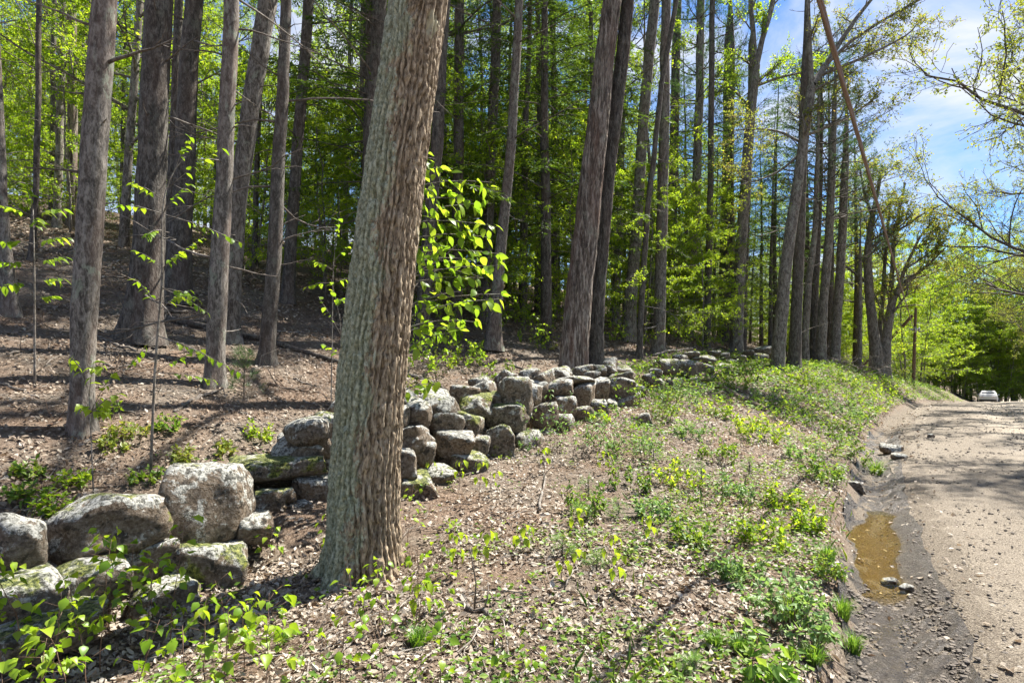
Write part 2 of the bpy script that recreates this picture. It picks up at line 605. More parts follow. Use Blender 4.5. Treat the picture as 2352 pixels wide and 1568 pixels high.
def stone_mat():
    n = NT('field_stone')
    v = n.coord('Object')
    oi = n.n('ShaderNodeObjectInfo')
    off = n.n('ShaderNodeVectorMath', operation='ADD')
    n.link(v, off.inputs[0])
    cb = n.n('ShaderNodeCombineXYZ')
    n.link(n.math('MULTIPLY', oi.outputs['Random'], 50), cb.inputs[0])
    n.link(cb.outputs[0], off.inputs[1])
    v = off.outputs[0]
    a = n.noise(v, 3.5, 5, .6, .4)
    b = n.noise(v, 30, 6, .72)
    base = n.ramp(a, [(.3, (.09, .064, .043)), (.42, (.20, .148, .098)), (.55, (.16, .134, .106)), (.7, (.29, .225, .15))])
    brown = n.math('SUBTRACT', n.attr('brown', 'OBJECT'), 0.0)
    base = n.mix(n.math('MULTIPLY', brown, n.ramp(a, [(.3, (.4, .4, .4)), (.6, (1, 1, 1))])), base, (.27, .175, .10))
    col = n.mix(.42, base, n.ramp(b, [(.40, (.02, .016, .013)), (.5, (.17, .14, .11)), (.60, (.40, .36, .30))]))
    geo = n.n('ShaderNodeNewGeometry')
    sp = n.n('ShaderNodeSeparateXYZ')
    n.link(geo.outputs['Normal'], sp.inputs[0])
    up = sp.outputs['Z']
    l = n.noise(v, 7, 6, .68, .3)
    lm = n.math('ADD', n.math('MULTIPLY', up, .26), l)
    lich = n.ramp(lm, [(.59, (0, 0, 0)), (.625, (1, 1, 1))])
    col = n.mix(n.math('MULTIPLY', lich, .85), col, n.ramp(b, [(.40, (.10, .10, .085)), (.48, (.38, .38, .34)), (.58, (.64, .63, .57))]))
    dk = n.ramp(n.noise(v, 11, 5, .7, .2), [(.40, (1, 1, 1)), (.44, (0, 0, 0))])
    col = n.mix(n.math('MULTIPLY', dk, .75), col, (.035, .033, .028))
    # moss on the upper faces and seams of some stones
    ms = n.noise(v, 4.5, 5, .65)
    mm = n.math('ADD', n.math('ADD', n.math('MULTIPLY', up, .16), ms), n.math('MULTIPLY', n.math('SUBTRACT', n.attr('moss', 'OBJECT'), 1.0), .42))
    moss = n.ramp(mm, [(.46, (0, 0, 0)), (.54, (1, 1, 1))])
    col = n.mix(n.math('MULTIPLY', moss, .85), col, n.ramp(b, [(.40, (.03, .042, .010)), (.5, (.11, .135, .022)), (.6, (.30, .31, .04))]))
    h = n.math('ADD', n.math('MULTIPLY', b, .6), n.math('MULTIPLY', l, .6))
    return n.done(n.principled(col, .93, n.bump(h, 1.0, .08), .15))


def plain(name, col, rough=.6, metal=0.0, spec=.4):
    n = NT(name)
    f = n.noise(n.coord('Object'), 14, 4, .6)
    c = n.mix(n.math('MULTIPLY', f, .25), col, tuple(x * .6 for x in col))
    s = n.principled(c, rough, None, spec)
    s.node.inputs['Metallic'].default_value = metal
    return n.done(s)


def water_mat(name, tint, rough):
    n = NT(name)
    p = n.coord(world=True)
    h = n.math('ADD', n.noise(p, 9, 3, .5), n.math('MULTIPLY', n.noise(p, 38, 3, .5), .4))
    nm = n.bump(h, .25, .012)
    gl = n.n('ShaderNodeBsdfGlossy')
    gl.inputs['Roughness'].default_value = rough
    n.link(nm, gl.inputs['Normal'])
    tr = n.n('ShaderNodeBsdfTransparent')
    tr.inputs['Color'].default_value = (*tint, 1)
    fr = n.n('ShaderNodeFresnel')
    fr.inputs['IOR'].default_value = 1.33
    n.link(nm, fr.inputs['Normal'])
    mx = n.n('ShaderNodeMixShader')
    n.link(fr.outputs[0], mx.inputs[0])
    n.link(tr.outputs[0], mx.inputs[1])
    n.link(gl.outputs[0], mx.inputs[2])
    return n.done(mx.outputs[0])


def mud_mat():
    n = NT('wet_mud')
    p = n.coord(world=True)
    b = n.noise(p, 20, 6, .7)
    g = n.noise(p, 90, 4, .7)
    col = n.ramp(b, [(.25, (.10, .066, .024)), (.5, (.17, .115, .04)), (.75, (.24, .17, .065))])
    grey = n.ramp(b, [(.3, (.04, .032, .025)), (.5, (.095, .078, .06)), (.7, (.18, .15, .12))])
    col = n.mix(n.math('MULTIPLY', n.attr(), 1.0), grey, col)
    gk = n.math('SUBTRACT', .75, n.math('MULTIPLY', n.attr(), .55))
    col = n.mix(n.math('MULTIPLY', n.ramp(g, [(.38, (1, 1, 1)), (.5, (0, 0, 0))]), gk), col, (.06, .042, .028))
    return n.done(n.principled(col, .42, n.bump(n.math('ADD', g, b), 1.0, .04), .5))


M['ground'] = ground_mat()
M['road'] = road_mat()
M['stone'] = stone_mat()
M['pebble'] = plain('pebble', (.15, .125, .10), .85)
M['water'] = water_mat('water', (.93, .85, .62), .02)
M['water_clear'] = water_mat('water_clear', (.95, .93, .88), .06)
M['mud'] = mud_mat()
M['cable'] = plain('cable', (.16, .105, .085), .6)
M['metal'] = plain('metal', (.45, .46, .45), .4, .8)
M['car_white'] = plain('car_white', (.62, .61, .60), .25, 0, .5)
M['car_glass'] = plain('car_glass', (.02, .025, .03), .08, 0, .6)
M['car_black'] = plain('car_black', (.02, .02, .02), .6)
M['car_red'] = plain('car_red', (.35, .02, .02), .3)
M['car_rim'] = plain('car_rim', (.4, .4, .42), .35, .7)
M['plate'] = plain('plate', (.55, .58, .55), .4)

# ================================================================== the setting
def axis_grid(n, c, lo, hi, fine):
    """positions from lo to hi, dense near c"""
    a = np.linspace(-1, 1, n)
    k = 5.2
    f = np.sinh(k * a) / np.sinh(k)
    r = np.where(f < 0, f * (c - lo), f * (hi - c)) + c
    return r


gx = axis_grid(330, 0.5, -420, 520, .05)
gy = axis_grid(350, 5.0, -160, 900, .05)
GX, GY = np.meshgrid(gx, gy)
GZ = height(GX, GY)
s_ = side(GX, GY)
# under the road sheet the ground stays a little lower
GZ = GZ - 0.07 * sstep(-s_, .85, 1.15) * (1 - sstep(-s_, 6.0, 6.3))
mb = MB()
nx, ny = len(gx), len(gy)
i = np.arange(ny - 1)[:, None] * nx
j = np.arange(nx - 1)[None, :]
mb.add(np.stack([GX, GY, GZ], -1).reshape(-1, 3), np.stack([i + j, i + j + 1, i + nx + j + 1, i + nx + j], -1).reshape(-1, 4), None, (sstep(-s_, -.12, .15) * (1 - sstep(-s_, 7.0, 8.2))).ravel())
struct(mb.build('ground', M['ground'], smooth=True))

# road sheet
ry = np.concatenate([np.arange(-14, 2, .4), np.arange(2, 9, .045), np.arange(9, 20, .12), np.arange(20, 130, .6)])
rs = np.concatenate([np.linspace(-.58, -2.6, 50), np.linspace(-2.66, -6.6, 46)])
RY, RS = np.meshgrid(ry, rs, indexing='ij')
edge = (fbm(np.stack([RY * .9, 0 * RY, 0 * RY], -1), 3, 31) - .5) * .5
RS2 = RS + edge * np.clip(1 - (-RS - .58) / .8, 0, 1)
RX = road_edge(RY) - RS2 / .83
P = np.stack([RX, RY, 0 * RX], -1)
tracks = -.045 * (np.exp(-((RS + 3.3) / .45) ** 2) + np.exp(-((RS + 5.0) / .45) ** 2))
lump = (fbm(P * 5.5, 4, 3) - .5) * .05 * (1 - sstep(-RS, 1.8, 3.2)) + (fbm(P * 2.0, 3, 4) - .5) * .03
RZ = road_drop(RY) + 0.012 + tracks + lump - 0.05 * (1 - sstep(-RS, .58, 1.0)) + 0.05 * sstep(-RS, 1.4, 4.5) - .09 * sstep(-RS, 5.6, 6.6)
mb = MB()
ny, nx = RX.shape
i = np.arange(ny - 1)[:, None] * nx
j = np.arange(nx - 1)[None, :]
mb.add(np.stack([RX, RY, RZ], -1).reshape(-1, 3), np.stack([i + j, i + nx + j, i + nx + j + 1, i + j + 1], -1).reshape(-1, 4)[:, ::-1], None, sstep(-RS, 1.4, 4.4).ravel())
struct(mb.build('road', M['road'], smooth=True))


def ditch_sheet(name, y0, y1, z, mat, s0, s1, wob, seed, dy=.06, zfun=None):
    yy = np.arange(y0, y1, dy)
    u = np.linspace(0, 1, 16)
    YY, U = np.meshgrid(yy, u, indexing='ij')
    e = (fbm(np.stack([YY * 1.6, 0 * YY, 0 * YY], -1), 3, seed) - .5) * wob
    e2 = (fbm(np.stack([YY * 1.6, 0 * YY + 9, 0 * YY], -1), 3, seed) - .5) * wob
    tap = np.clip(np.minimum(YY - y0, y1 - YY) / .5, 0, 1) ** .5
    mid = (s0 + s1) / 2
    SS = mid + ((s0 + e) * (1 - U) + (s1 + e2) * U - mid) * tap
    XX = road_edge(YY) - SS / .83
    ZZ = (z if zfun is None else zfun(XX, YY)) + 0 * XX
    m = MB()
    ny, nx = XX.shape
    i = np.arange(ny - 1)[:, None] * nx
    j = np.arange(nx - 1)[None, :]
    m.add(np.stack([XX, YY, ZZ], -1).reshape(-1, 3), np.stack([i + j, i + j + 1, i + nx + j + 1, i + nx + j], -1).reshape(-1, 4), None, (sstep(YY, 4.3, 5.0) * (1 - sstep(YY, 6.6, 7.4)) * (1 - sstep(ZZ, -.10, -.07))).ravel())
    return m.build(name, mat, smooth=True)


struct(ditch_sheet('ditch_bed', 1.5, 16, 0, M['mud'], .02, -.62, .15, 41, .05, lambda x, y: height(x, y) + .012 + (fbm(np.stack([x, y, 0 * x], -1) * 11, 3, 77) - .5) * np.where((y > 4.5) & (y < 7.2), .02, .09)))
struct(ditch_sheet('puddle_water', 4.5, 7.3, -.085, M['water'], .10, -.56, .1, 43))
struct(ditch_sheet('ditch_water', 1.6, 4.3, -.118, M['water_clear'], .1, -.56, .1, 47))
# ================================================================== tree generators
def perp(d, rg):
    v = rg.normal(0, 1, 3)
    v -= d * np.dot(v, d)
    return v / (np.linalg.norm(v) + 1e-9)


def grow(tb, rg, p, d, L, r, lvl, P, ends):
    """one branch with its children; the last level leaves points for foliage"""
    last = lvl >= P['levels'] - 1
    n = P['seg'][lvl]
    pts = [np.array(p, float)]
    dirs = []
    dd = unit(d)
    for i in range(n):
        dd = unit(dd + rg.normal(0, P['wig'][lvl], 3) + np.array([0, 0, P['trop'][lvl]]))
        pts.append(pts[-1] + dd * L / n)
        dirs.append(dd)
    pts = np.array(pts)
    rad = r * np.linspace(1, P['taper'][lvl], n + 1)
    tube(tb, pts, np.maximum(rad, P.get('rmin', .003)), P['sides'][lvl], rg.random(), cap=False)
    if last:
        k = P['per']
        f = rg.random(k) * .95 + .05
        q = f * n
        i0 = np.minimum(q.astype(int), n - 1)
        base = pts[i0] + (pts[i0 + 1] - pts[i0]) * (q - i0)[:, None]
        ends.append((base, np.tile(dd, (k, 1))))
        return
    c = P['kids'][lvl]
    lo = P['start'][lvl]
    for m in range(c):
        f = lo + (1 - lo) * (m + rg.random()) / c
        i0 = min(int(f * n), n - 1)
        b = pts[i0] + (pts[i0 + 1] - pts[i0]) * (f * n - i0)
        dv = dirs[i0]
        a = P['ang'][lvl] * (0.7 + .6 * rg.random())
        s = perp(dv, rg)
        if P.get('flat', 0):
            s = unit(s * np.array([1, 1, 1 - P['flat']]))
        nd = unit(dv * math.cos(a) + s * math.sin(a))
        grow(tb, rg, b, nd, L * P['len'][lvl] * (0.6 + .6 * rg.random()) * (1.1 - .45 * f), max(rad[i0] * .6, .004), lvl + 1, P, ends)


def end_leaves(ends, rg, L, W, mb, droop=.35, jit=.05, flat=.4):
    if not ends:
        return
    pos = np.concatenate([e[0] for e in ends])
    ax = np.concatenate([e[1] for e in ends])
    n = len(pos)
    pos = pos + rg.normal(0, jit, (n, 3))
    a = unit(ax * .5 + rg.normal(0, .7, (n, 3)) + np.array([0, 0, -droop]))
    nr = np.tile([0, 0, 1.0], (n, 1)) + rg.normal(0, flat, (n, 3))
    leaf_cloud(mb, pos, a, L * (.6 + .7 * rg.random(n)), W * (.6 + .7 * rg.random(n)), .15, nr, None, rg)


def trunk_line(h, lean, rg, wig=.12, n=14):
    z = np.linspace(0, 1, n)
    x = lean[0] * z ** 1.2 + np.cumsum(rg.normal(0, wig / n ** .5, n)) * z
    y = lean[1] * z ** 1.2 + np.cumsum(rg.normal(0, wig / n ** .5, n)) * z
    return np.stack([x, y, z * h - .25 * (z == 0)], -1)


P_DEC = dict(levels=3, seg=[5, 4, 3], wig=[.13, .2, .25], trop=[.05, .03, -.03], taper=[.35, .4, .5], sides=[5, 3, 3], kids=[8, 5, 0], start=[.2, .15, 0], ang=[.75, .8, 0], len=[.48, .5, 0], per=12, flat=.35)


def variant_deciduous(seed, h=17.0, r=.12, low=.22, nb=34, leafL=.095, mat='leaf_bright', bark='bark_grey', spread=.20, per=9):
    rg = np.random.default_rng(seed)
    P = dict(P_DEC); P['per'] = per
    tb, lb, ends = MB(), MB(), []
    line = trunk_line(h, rg.normal(0, .5, 2), rg, .3)
    rad = r * (1 - np.linspace(0, 1, len(line)) ** 1.3 * .85)
    rad[0] *= 1.35
    tube(tb, line, rad, 9, .5, lump=.06, seed=seed)
    for b in range(nb):
        f = low + (1 - low) * (b + rg.random()) / nb
        q = f * (len(line) - 1)
        i0 = min(int(q), len(line) - 2)
        p = line[i0] + (line[i0 + 1] - line[i0]) * (q - i0)
        az = b * 2.4 + rg.random()
        el = .15 + .7 * f * rg.random() + .1
        d = np.array([math.cos(az) * math.cos(el), math.sin(az) * math.cos(el), math.sin(el)])
        grow(tb, rg, p, d, h * spread * (1.15 - .75 * f) * (.7 + .5 * rg.random()), r * .32 * (1.1 - .8 * f) + .006, 0, P, ends)
    end_leaves(ends, rg, leafL, leafL * .62, lb)
    return tb.mesh('trunk', M[bark], True), lb.mesh('crown', M[mat])


def variant_beech(seed, h=6.0, nb=26, per=12, leafL=.078, mat='leaf_bright'):
    rg = np.random.default_rng(seed)
    P = dict(levels=3, seg=[6, 4, 2], wig=[.08, .12, .15], trop=[-.015, -.02, -.05], taper=[.3, .4, .5], sides=[4, 3, 3], kids=[9, 4, 0], start=[.15, .1, 0], ang=[.8, .8, 0], len=[.42, .4, 0], per=per, flat=.8)
    tb, lb, ends = MB(), MB(), []
    line = trunk_line(h, rg.normal(0, .35, 2), rg, .3)
    tube(tb, line, .045 * (1 - np.linspace(0, .85, len(line))), 6, .5)
    for b in range(nb):
        f = .10 + .88 * (b + rg.random()) / nb
        q = f * (len(line) - 1)
        i0 = min(int(q), len(line) - 2)
        p = line[i0] + (line[i0 + 1] - line[i0]) * (q - i0)
        az = b * 2.4 + rg.random() * .8
        el = .05 + .5 * f * rg.random()
        d = np.array([math.cos(az) * math.cos(el), math.sin(az) * math.cos(el), math.sin(el)])
        grow(tb, rg, p, d, 2.5 * (1.1 - .6 * f) * (.6 + .6 * rg.random()), .012, 0, P, ends)
    end_leaves(ends, rg, leafL, leafL * .6, lb, .55, .03, .3)
    return tb.mesh('trunk', M['bark_grey'], True), lb.mesh('crown', M[mat])


def frond(tb, lb, rg, p, d, L, droop, needle, step=.11, mat_r=None):
    """a flat conifer spray: rib, side twigs in one plane, short needle blades"""
    n = 7
    pts = [np.array(p, float)]
    dd = unit(d)
    for i in range(n):
        dd = unit(dd + np.array([0, 0, -droop / n]) + rg.normal(0, .05, 3))
        pts.append(pts[-1] + dd * L / n)
    pts = np.array(pts)
    tube(tb, pts, np.linspace(.018, .004, n + 1) * max(L / 2.2, .5), 3, .4, cap=False)
    m = max(4, int(L / step))
    f = (np.arange(m) + rg.random(m)) / m * .9 + .1
    q = f * n
    i0 = np.minimum(q.astype(int), n - 1)
    b = pts[i0] + (pts[i0 + 1] - pts[i0]) * (q - i0)[:, None]
    t = unit(pts[i0 + 1] - pts[i0])
    up = np.array([0, 0, 1.0])
    sd = unit(np.cross(t, up))
    sg = np.where(np.arange(m) % 2 == 0, 1, -1)[:, None]
    tw = unit(t * .75 + sd * sg * .85 + np.array([0, 0, -.18]) + rg.normal(0, .15, (m, 3)))
    tl = L * .34 * (1.15 - f) * (.6 + .6 * rg.random(m))
    k = 9
    g = (np.arange(k)[None, :] + rg.random((m, k))) / k
    base = b[:, None, :] + tw[:, None, :] * (tl[:, None] * g)[..., None]
    s2 = np.where(np.arange(k) % 2 == 0, 1, -1)[None, :, None]
    wd = unit(np.cross(tw, up))[:, None, :]
    ax = unit(tw[:, None, :] * .9 + wd * s2 * .7 + rg.normal(0, .25, (m, k, 3)) + np.array([0, 0, -.1]))
    base = base.reshape(-1, 3)
    ax = ax.reshape(-1, 3)
    nn = len(base)
    leaf_cloud(lb, base, ax, needle * (.7 + .6 * rg.random(nn)), needle * .22, .0, np.tile(up, (nn, 1)) + rg.normal(0, .35, (nn, 3)), None, rg)


def variant_hemlock(seed, h=15.0, low=.12, r=.14, nb=84, bark='bark_dark', reach=.19):
    rg = np.random.default_rng(seed)
    tb, lb = MB(), MB()
    line = trunk_line(h, rg.normal(0, .3, 2), rg, .2)
    tube(tb, line, r * (1 - np.linspace(0, .93, len(line))), 9, .5, lump=.05, seed=seed)
    for b in range(nb):
        f = low + (1 - low) * ((b + rg.random()) / nb) ** .9
        q = f * (len(line) - 1)
        i0 = min(int(q), len(line) - 2)
        p = line[i0] + (line[i0 + 1] - line[i0]) * (q - i0)
        az = b * 2.4 + rg.random() * 1.2
        L = h * reach * (1.05 - .9 * f) * (.55 + .6 * rg.random()) + .25
        el = .12 + .35 * f + rg.normal(0, .12)
        d = np.array([math.cos(az) * math.cos(el), math.sin(az) * math.cos(el), math.sin(el)])
        frond(tb, lb, rg, p, d, L, .55, .15, .12)
    return tb.mesh('trunk', M[bark], True), lb.mesh('crown', M['leaf_hemlock'])


def needle_tufts(lb, rg, pos, ax, L, k, W=.007):
    n = len(pos)
    p = np.repeat(pos, k, 0)
    a = unit(np.repeat(ax, k, 0) * .8 + rg.normal(0, .55, (n * k, 3)))
    leaf_cloud(lb, p, a, L * (.7 + .5 * rg.random(n * k)), W, 0, None, None, rg)


def variant_pine_crown(seed, h=8.0, reach=3.0, nb=38, k=9, W=.014):
    """whorled limbs with brush-like tufts; base of the crown at z = 0"""
    rg = np.random.default_rng(seed)
    tb, lb = MB(), MB()
    for b in range(nb):
        f = (b // 5 * 5 + rg.random()) / nb
        p = np.array([0, 0, f * h])
        az = b * 2 * math.pi / 5 + (b // 5) * .6 + rg.normal(0, .2)
        L = reach * (1.1 - .8 * f) * (.6 + .5 * rg.random())
        n = 7
        pts = [p]
        d = unit([math.cos(az), math.sin(az), .08 + .3 * f])
        for i in range(n):
            d = unit(d + np.array([0, 0, .05]) + rg.normal(0, .09, 3))
            pts.append(pts[-1] + d * L / n)
        pts = np.array(pts)
        tube(tb, pts, np.linspace(.035, .008, n + 1), 4, .4, cap=False)
        m = 17
        fq = np.sort(rg.random(m)) * .68 + .32
        q = fq * n
        i0 = np.minimum(q.astype(int), n - 1)
        bs = pts[i0] + (pts[i0 + 1] - pts[i0]) * (q - i0)[:, None]
        tw = unit(unit(pts[i0 + 1] - pts[i0]) * .8 + rg.normal(0, .6, (m, 3)) * np.array([1, 1, .35]) + np.array([0, 0, .15]))
        tl = .25 + .5 * rg.random(m)
        e = bs + tw * tl[:, None]
        for a_, b_ in zip(bs, e):
            tube(tb, np.array([a_, b_]), [.008, .004], 3, .4, cap=False)
        for g in (.45, .7, 1.0):
            needle_tufts(lb, rg, bs + tw * (tl * g)[:, None], tw, .13, k, W)
    return tb.mesh('branch', M['bark_dark'], True), lb.mesh('crown', M['leaf_pine'])


P_OAK = dict(levels=4, seg=[7, 6, 4, 3], wig=[.16, .22, .28, .3], trop=[.04, .04, .02, 0], taper=[.35, .35, .4, .5], sides=[6, 4, 3, 3], kids=[7, 6, 5, 0], start=[.2, .15, .1, 0], ang=[.7, .75, .8, 0], len=[.55, .5, .5, 0], per=5, flat=.2)


def variant_oak(seed, h=14.0, r=.2, low=.35, nb=13, leafL=.085, per=6, mat='leaf_oak', spread=.42):
    rg = np.random.default_rng(seed)
    P = dict(P_OAK); P['per'] = per; P['rmin'] = .006
    tb, lb, ends = MB(), MB(), []
    line = trunk_line(h * .85, rg.normal(0, .6, 2), rg, .5)
    tube(tb, line, r * (1 - np.linspace(0, .8, len(line))), 9, .5, lump=.08, seed=seed)
    for b in range(nb):
        f = low + (.98 - low) * (b + rg.random()) / nb
        q = f * (len(line) - 1)
        i0 = min(int(q), len(line) - 2)
        p = line[i0] + (line[i0 + 1] - line[i0]) * (q - i0)
        az = b * 2.4 + rg.random()
        el = .35 + .6 * f * rg.random()
        d = np.array([math.cos(az) * math.cos(el), math.sin(az) * math.cos(el), math.sin(el)])
        grow(tb, rg, p, d, h * spread * (1.15 - .6 * f) * (.7 + .5 * rg.random()), r * .4 * (1.15 - .75 * f), 0, P, ends)
    end_leaves(ends, rg, leafL, leafL * .6, lb, .2, .06, .6)
    return tb.mesh('trunk', M['bark_dark'], True), lb.mesh('crown', M[mat])


V = {}
V['dec'] = [variant_deciduous(101), variant_deciduous(102, 15, .10, .15, 34), variant_deciduous(103, 18, .14, .3, 30)]
V['beech'] = [variant_beech(111), variant_beech(112, 4.6, 22), variant_beech(113, 7.5, 30)]
V['hem'] = [variant_hemlock(121), variant_hemlock(122, 12, .08, .11, 76), variant_hemlock(123, 18, .16, .17, 96)]
V['oak'] = [variant_oak(131), variant_oak(132, 12, .16, .28, 13), variant_oak(133, 16, .24, .3, 14)]
V['pine'] = [variant_pine_crown(141), variant_pine_crown(142, 10, 3.6, 50)]
V['far'] = [variant_deciduous(151, 17, .15, .22, 30, .14, 'leaf_bright', 'bark_grey', .24, 6), variant_deciduous(152, 19, .17, .28, 30, .14, 'leaf_oak', 'bark_dark', .24, 6)]


def place(kind, i, name, label, cat, x, y, sc=1.0, rz=0.0, group=None, z=None):
    t, c = V[kind][i]
    r = thing(name, label, cat, (x, y, (hz(x, y) if z is None else z) - .05), group, rz, sc)
    obj('trunk', t, r)
    obj('crown', c, r)
    return r
# ================================================================== trees that the photograph shows one by one
def px_line(pts, Y, base_z=None, dYtop=0.0, H=None, lean_ext=None):
    """trunk axis and radii from (column, row, width) along a trunk at distance Y; goes on upwards to height H"""
    P, R = [], []
    top = pts[-1][1]
    for (dx, dy, w) in pts:
        f = (pts[0][1] - dy) / max(pts[0][1] - top, 1)
        yy = Y + dYtop * f
        P.append(at(dx, dy, yy)); R.append(w / 2 / FD * yy * slant(dx))
    P, R = np.array(P), np.array(R)
    g = hz(P[0][0], P[0][1])
    P[0][2] = g - 0.06
    if H and P[-1][2] < g + H:
        d = (P[-1] - P[-2]) / np.linalg.norm(P[-1] - P[-2])
        if lean_ext:
            d = unit(d + np.array(lean_ext))
        n = 6
        L = g + H - P[-1][2]
        ext = [P[-1] + d * L * (k + 1) / n for k in range(n)]
        er = [R[-1] * (1 - .9 * (k + 1) / n) for k in range(n)]
        P = np.concatenate([P, ext]); R = np.concatenate([R, er])
    return P, R


def resample(P, R, step, rg=None, wob=0.0):
    seg = np.linalg.norm(np.diff(P, axis=0), axis=1)
    c = np.concatenate([[0], np.cumsum(seg)])
    n = max(int(c[-1] / step), 4)
    u = np.linspace(0, c[-1], n)
    # smooth interpolation
    Q = np.stack([np.interp(u, c, P[:, k]) for k in range(3)], -1)
    for _ in range(3):
        w = max(1, int(.5 / step))
        Qs = Q.copy()
        Qs[1:-1] = (Q[:-2] + Q[1:-1] * 2 + Q[2:]) / 4
        Q = Qs
    if wob and rg is not None:
        q = np.stack([u * .8, 0 * u, 0 * u], -1)
        sd = int(rg.integers(1000))
        Q[:, 0] += (fbm(q, 3, sd) - .5) * wob * np.clip(u, 0, 1)
        Q[:, 1] += (fbm(q, 3, sd + 50) - .5) * wob * np.clip(u, 0, 1)
    return Q, np.interp(u, c, R)


def trunk_mesh(mb, Q, R, k, rg, flare=.35, rough=.03, fr=6.0):
    """trunk with root flare and uneven surface"""
    t = np.gradient(Q, axis=0); t = unit(t)
    a = unit(np.cross(t, [0, 1.0, 0])); b = np.cross(t, a)
    th = np.arange(k) / k * 2 * np.pi
    u = np.concatenate([[0], np.cumsum(np.linalg.norm(np.diff(Q, axis=0), axis=1))])
    ph = rg.random(3) * 6
    fl = flare * np.exp(-np.maximum(u - .06, 0) / (R[0] * 1.1 + .05))
    lob = 1 + fl[:, None] * (0.75 + .45 * np.sin(th * 3 + ph[0])[None, :] + .25 * np.sin(th * 5 + ph[1])[None, :])
    rr = R[:, None] * lob
    q = np.stack([np.cos(th)[None, :] * R[:, None] * fr * 2, np.sin(th)[None, :] * R[:, None] * fr * 2, u[:, None] * fr * .5 + 0 * rr], -1)
    rr = rr * (1 + rough * 2 * (fbm(q, 3, int(ph[2] * 100)) - .5) * 2)
    v = Q[:, None, :] + rr[..., None] * (np.cos(th)[None, :, None] * a[:, None, :] + np.sin(th)[None, :, None] * b[:, None, :])
    n = len(Q)
    i = np.arange(n - 1)[:, None] * k
    j = np.arange(k)[None, :]
    mb.add(v.reshape(-1, 3), np.stack([i + j, i + (j + 1) % k, i + k + (j + 1) % k, i + k + j], -1).reshape(-1, 4))


def dead_branch(mb, rg, p, d, L, r):
    n = 6
    pts = [np.array(p, float)]
    dd = unit(d)
    dirs = []
    for i in range(n):
        dd = unit(dd + rg.normal(0, .11, 3) + np.array([0, 0, -.02]))
        pts.append(pts[-1] + dd * L / n); dirs.append(dd)
    pts = np.array(pts)
    tube(mb, pts, np.linspace(r, r * .3, n + 1), 5, .5)
    if L > .5:
        for m in range(int(2 + L * 2.2)):
            i0 = int(rg.integers(2, n))
            s = perp(dirs[i0 - 1], rg) * np.array([1, 1, .5])
            e = unit(dirs[i0 - 1] * .8 + s * .8)
            l2 = L * (.15 + .3 * rg.random())
            q = np.array([pts[i0], pts[i0] + e * l2 * .5, pts[i0] + unit(e + rg.normal(0, .2, 3)) * l2])
            tube(mb, q, [r * .4, r * .3, r * .16], 3, .5)


def pine(label, pts, Y=None, H=17, bark='bark_pine', nd=9, dl=(.25, 1.6), crown=0, dYtop=0.0, name='pine_tree', cat='pine tree', flare=.6, k=20, step=.12, crown_at=None, csc=1.0, leanx=None):
    sd = sum(ord(c) for c in label)
    rg = np.random.default_rng(sd)
    Y = Y or ground_hit(pts[0][0], pts[0][1])
    P, R = px_line(pts, Y, dYtop=dYtop, H=H, lean_ext=leanx)
    Q, RR = resample(P, R, step, rg, .05)
    base = Q[0].copy()
    t = thing(name, label, cat, base)
    mb = MB()
    trunk_mesh(mb, Q, RR, k, rg, flare)
    mb.build('trunk', M[bark], t, True, base)
    print('TREE %-60s Y=%.1f x=%.1f d=%.2f s=%.1f' % (label[:60], Y, base[0], RR[3] * 2, float(side(base[0], base[1]))))
    vis = CAMZ + HY / FD * Y + 1.5
    nd = int(nd * 1.8)
    dl = (dl[0], dl[1] * 1.5)
    for b in range(nd):
        z = base[2] + .6 + (vis - base[2] - .6) * (b + rg.random()) / nd
        i0 = int(np.argmin(np.abs(Q[:, 2] - z)))
        az = rg.random() * 2 * math.pi
        up = rg.normal(.12, .28)
        d = np.array([math.cos(az), math.sin(az), up])
        L = dl[0] + (dl[1] - dl[0]) * rg.random() ** 1.6
        db = MB()
        dead_branch(db, rg, Q[i0] + unit(d) * RR[i0] * .7, d, L, min(.022, RR[i0] * .22) * (.5 + .5 * L / dl[1]))
        db.build('dead_branch', M['twig' if b % 3 else 'stick'], t, True, base)
    if crown is not None and sd % 5 < 2:
        ch = H * .45 if crown_at is None else crown_at
        i0 = int(np.argmin(np.abs(Q[:, 2] - (base[2] + ch))))
        tb_, cb_ = V['pine'][crown]
        for nm, me in (('branch', tb_), ('crown', cb_)):
            o = obj(nm, me, t)
            o.location = Vector(Q[i0] - base)
            hh = (base[2] + H - Q[i0][2]) / (8.0 if crown == 0 else 10.0)
            o.scale = (csc, csc, hh)
            o.rotation_euler = (0, 0, rg.random() * 6)
    return t


# left-hand stand on the slope
pine('straight pine with pale lichen spots, nearest on the left slope', [(186, 992, 62), (189, 900, 58), (198, 700, 66), (211, 450, 66), (230, 150, 64), (240, 0, 61)], H=18, bark='bark_pine', nd=8, dl=(.1, .7), k=28, step=.08, flare=.5)
pine('stout dark pine with flared roots, thickest on the left slope', [(328, 782, 92), (334, 700, 84), (343, 560, 76), (350, 350, 70), (358, 150, 67), (366, 0, 66)], H=20, bark='bark_dark', nd=11, dl=(.1, .9), k=32, step=.08, flare=.6)
pine('dark straight pine standing just behind the stoutest pine', [(408, 694, 64), (412, 600, 58), (420, 450, 52), (432, 200, 46), (445, 0, 43)], H=19, bark='bark_dark', nd=6, dl=(.2, 1.5), k=24)
pine('thin black trunk squeezed between two stout dark pines', [(384, 700, 26), (390, 500, 23), (400, 250, 21), (410, 0, 20)], Y=13.2, H=17, bark='bark_dark', nd=4, k=14)
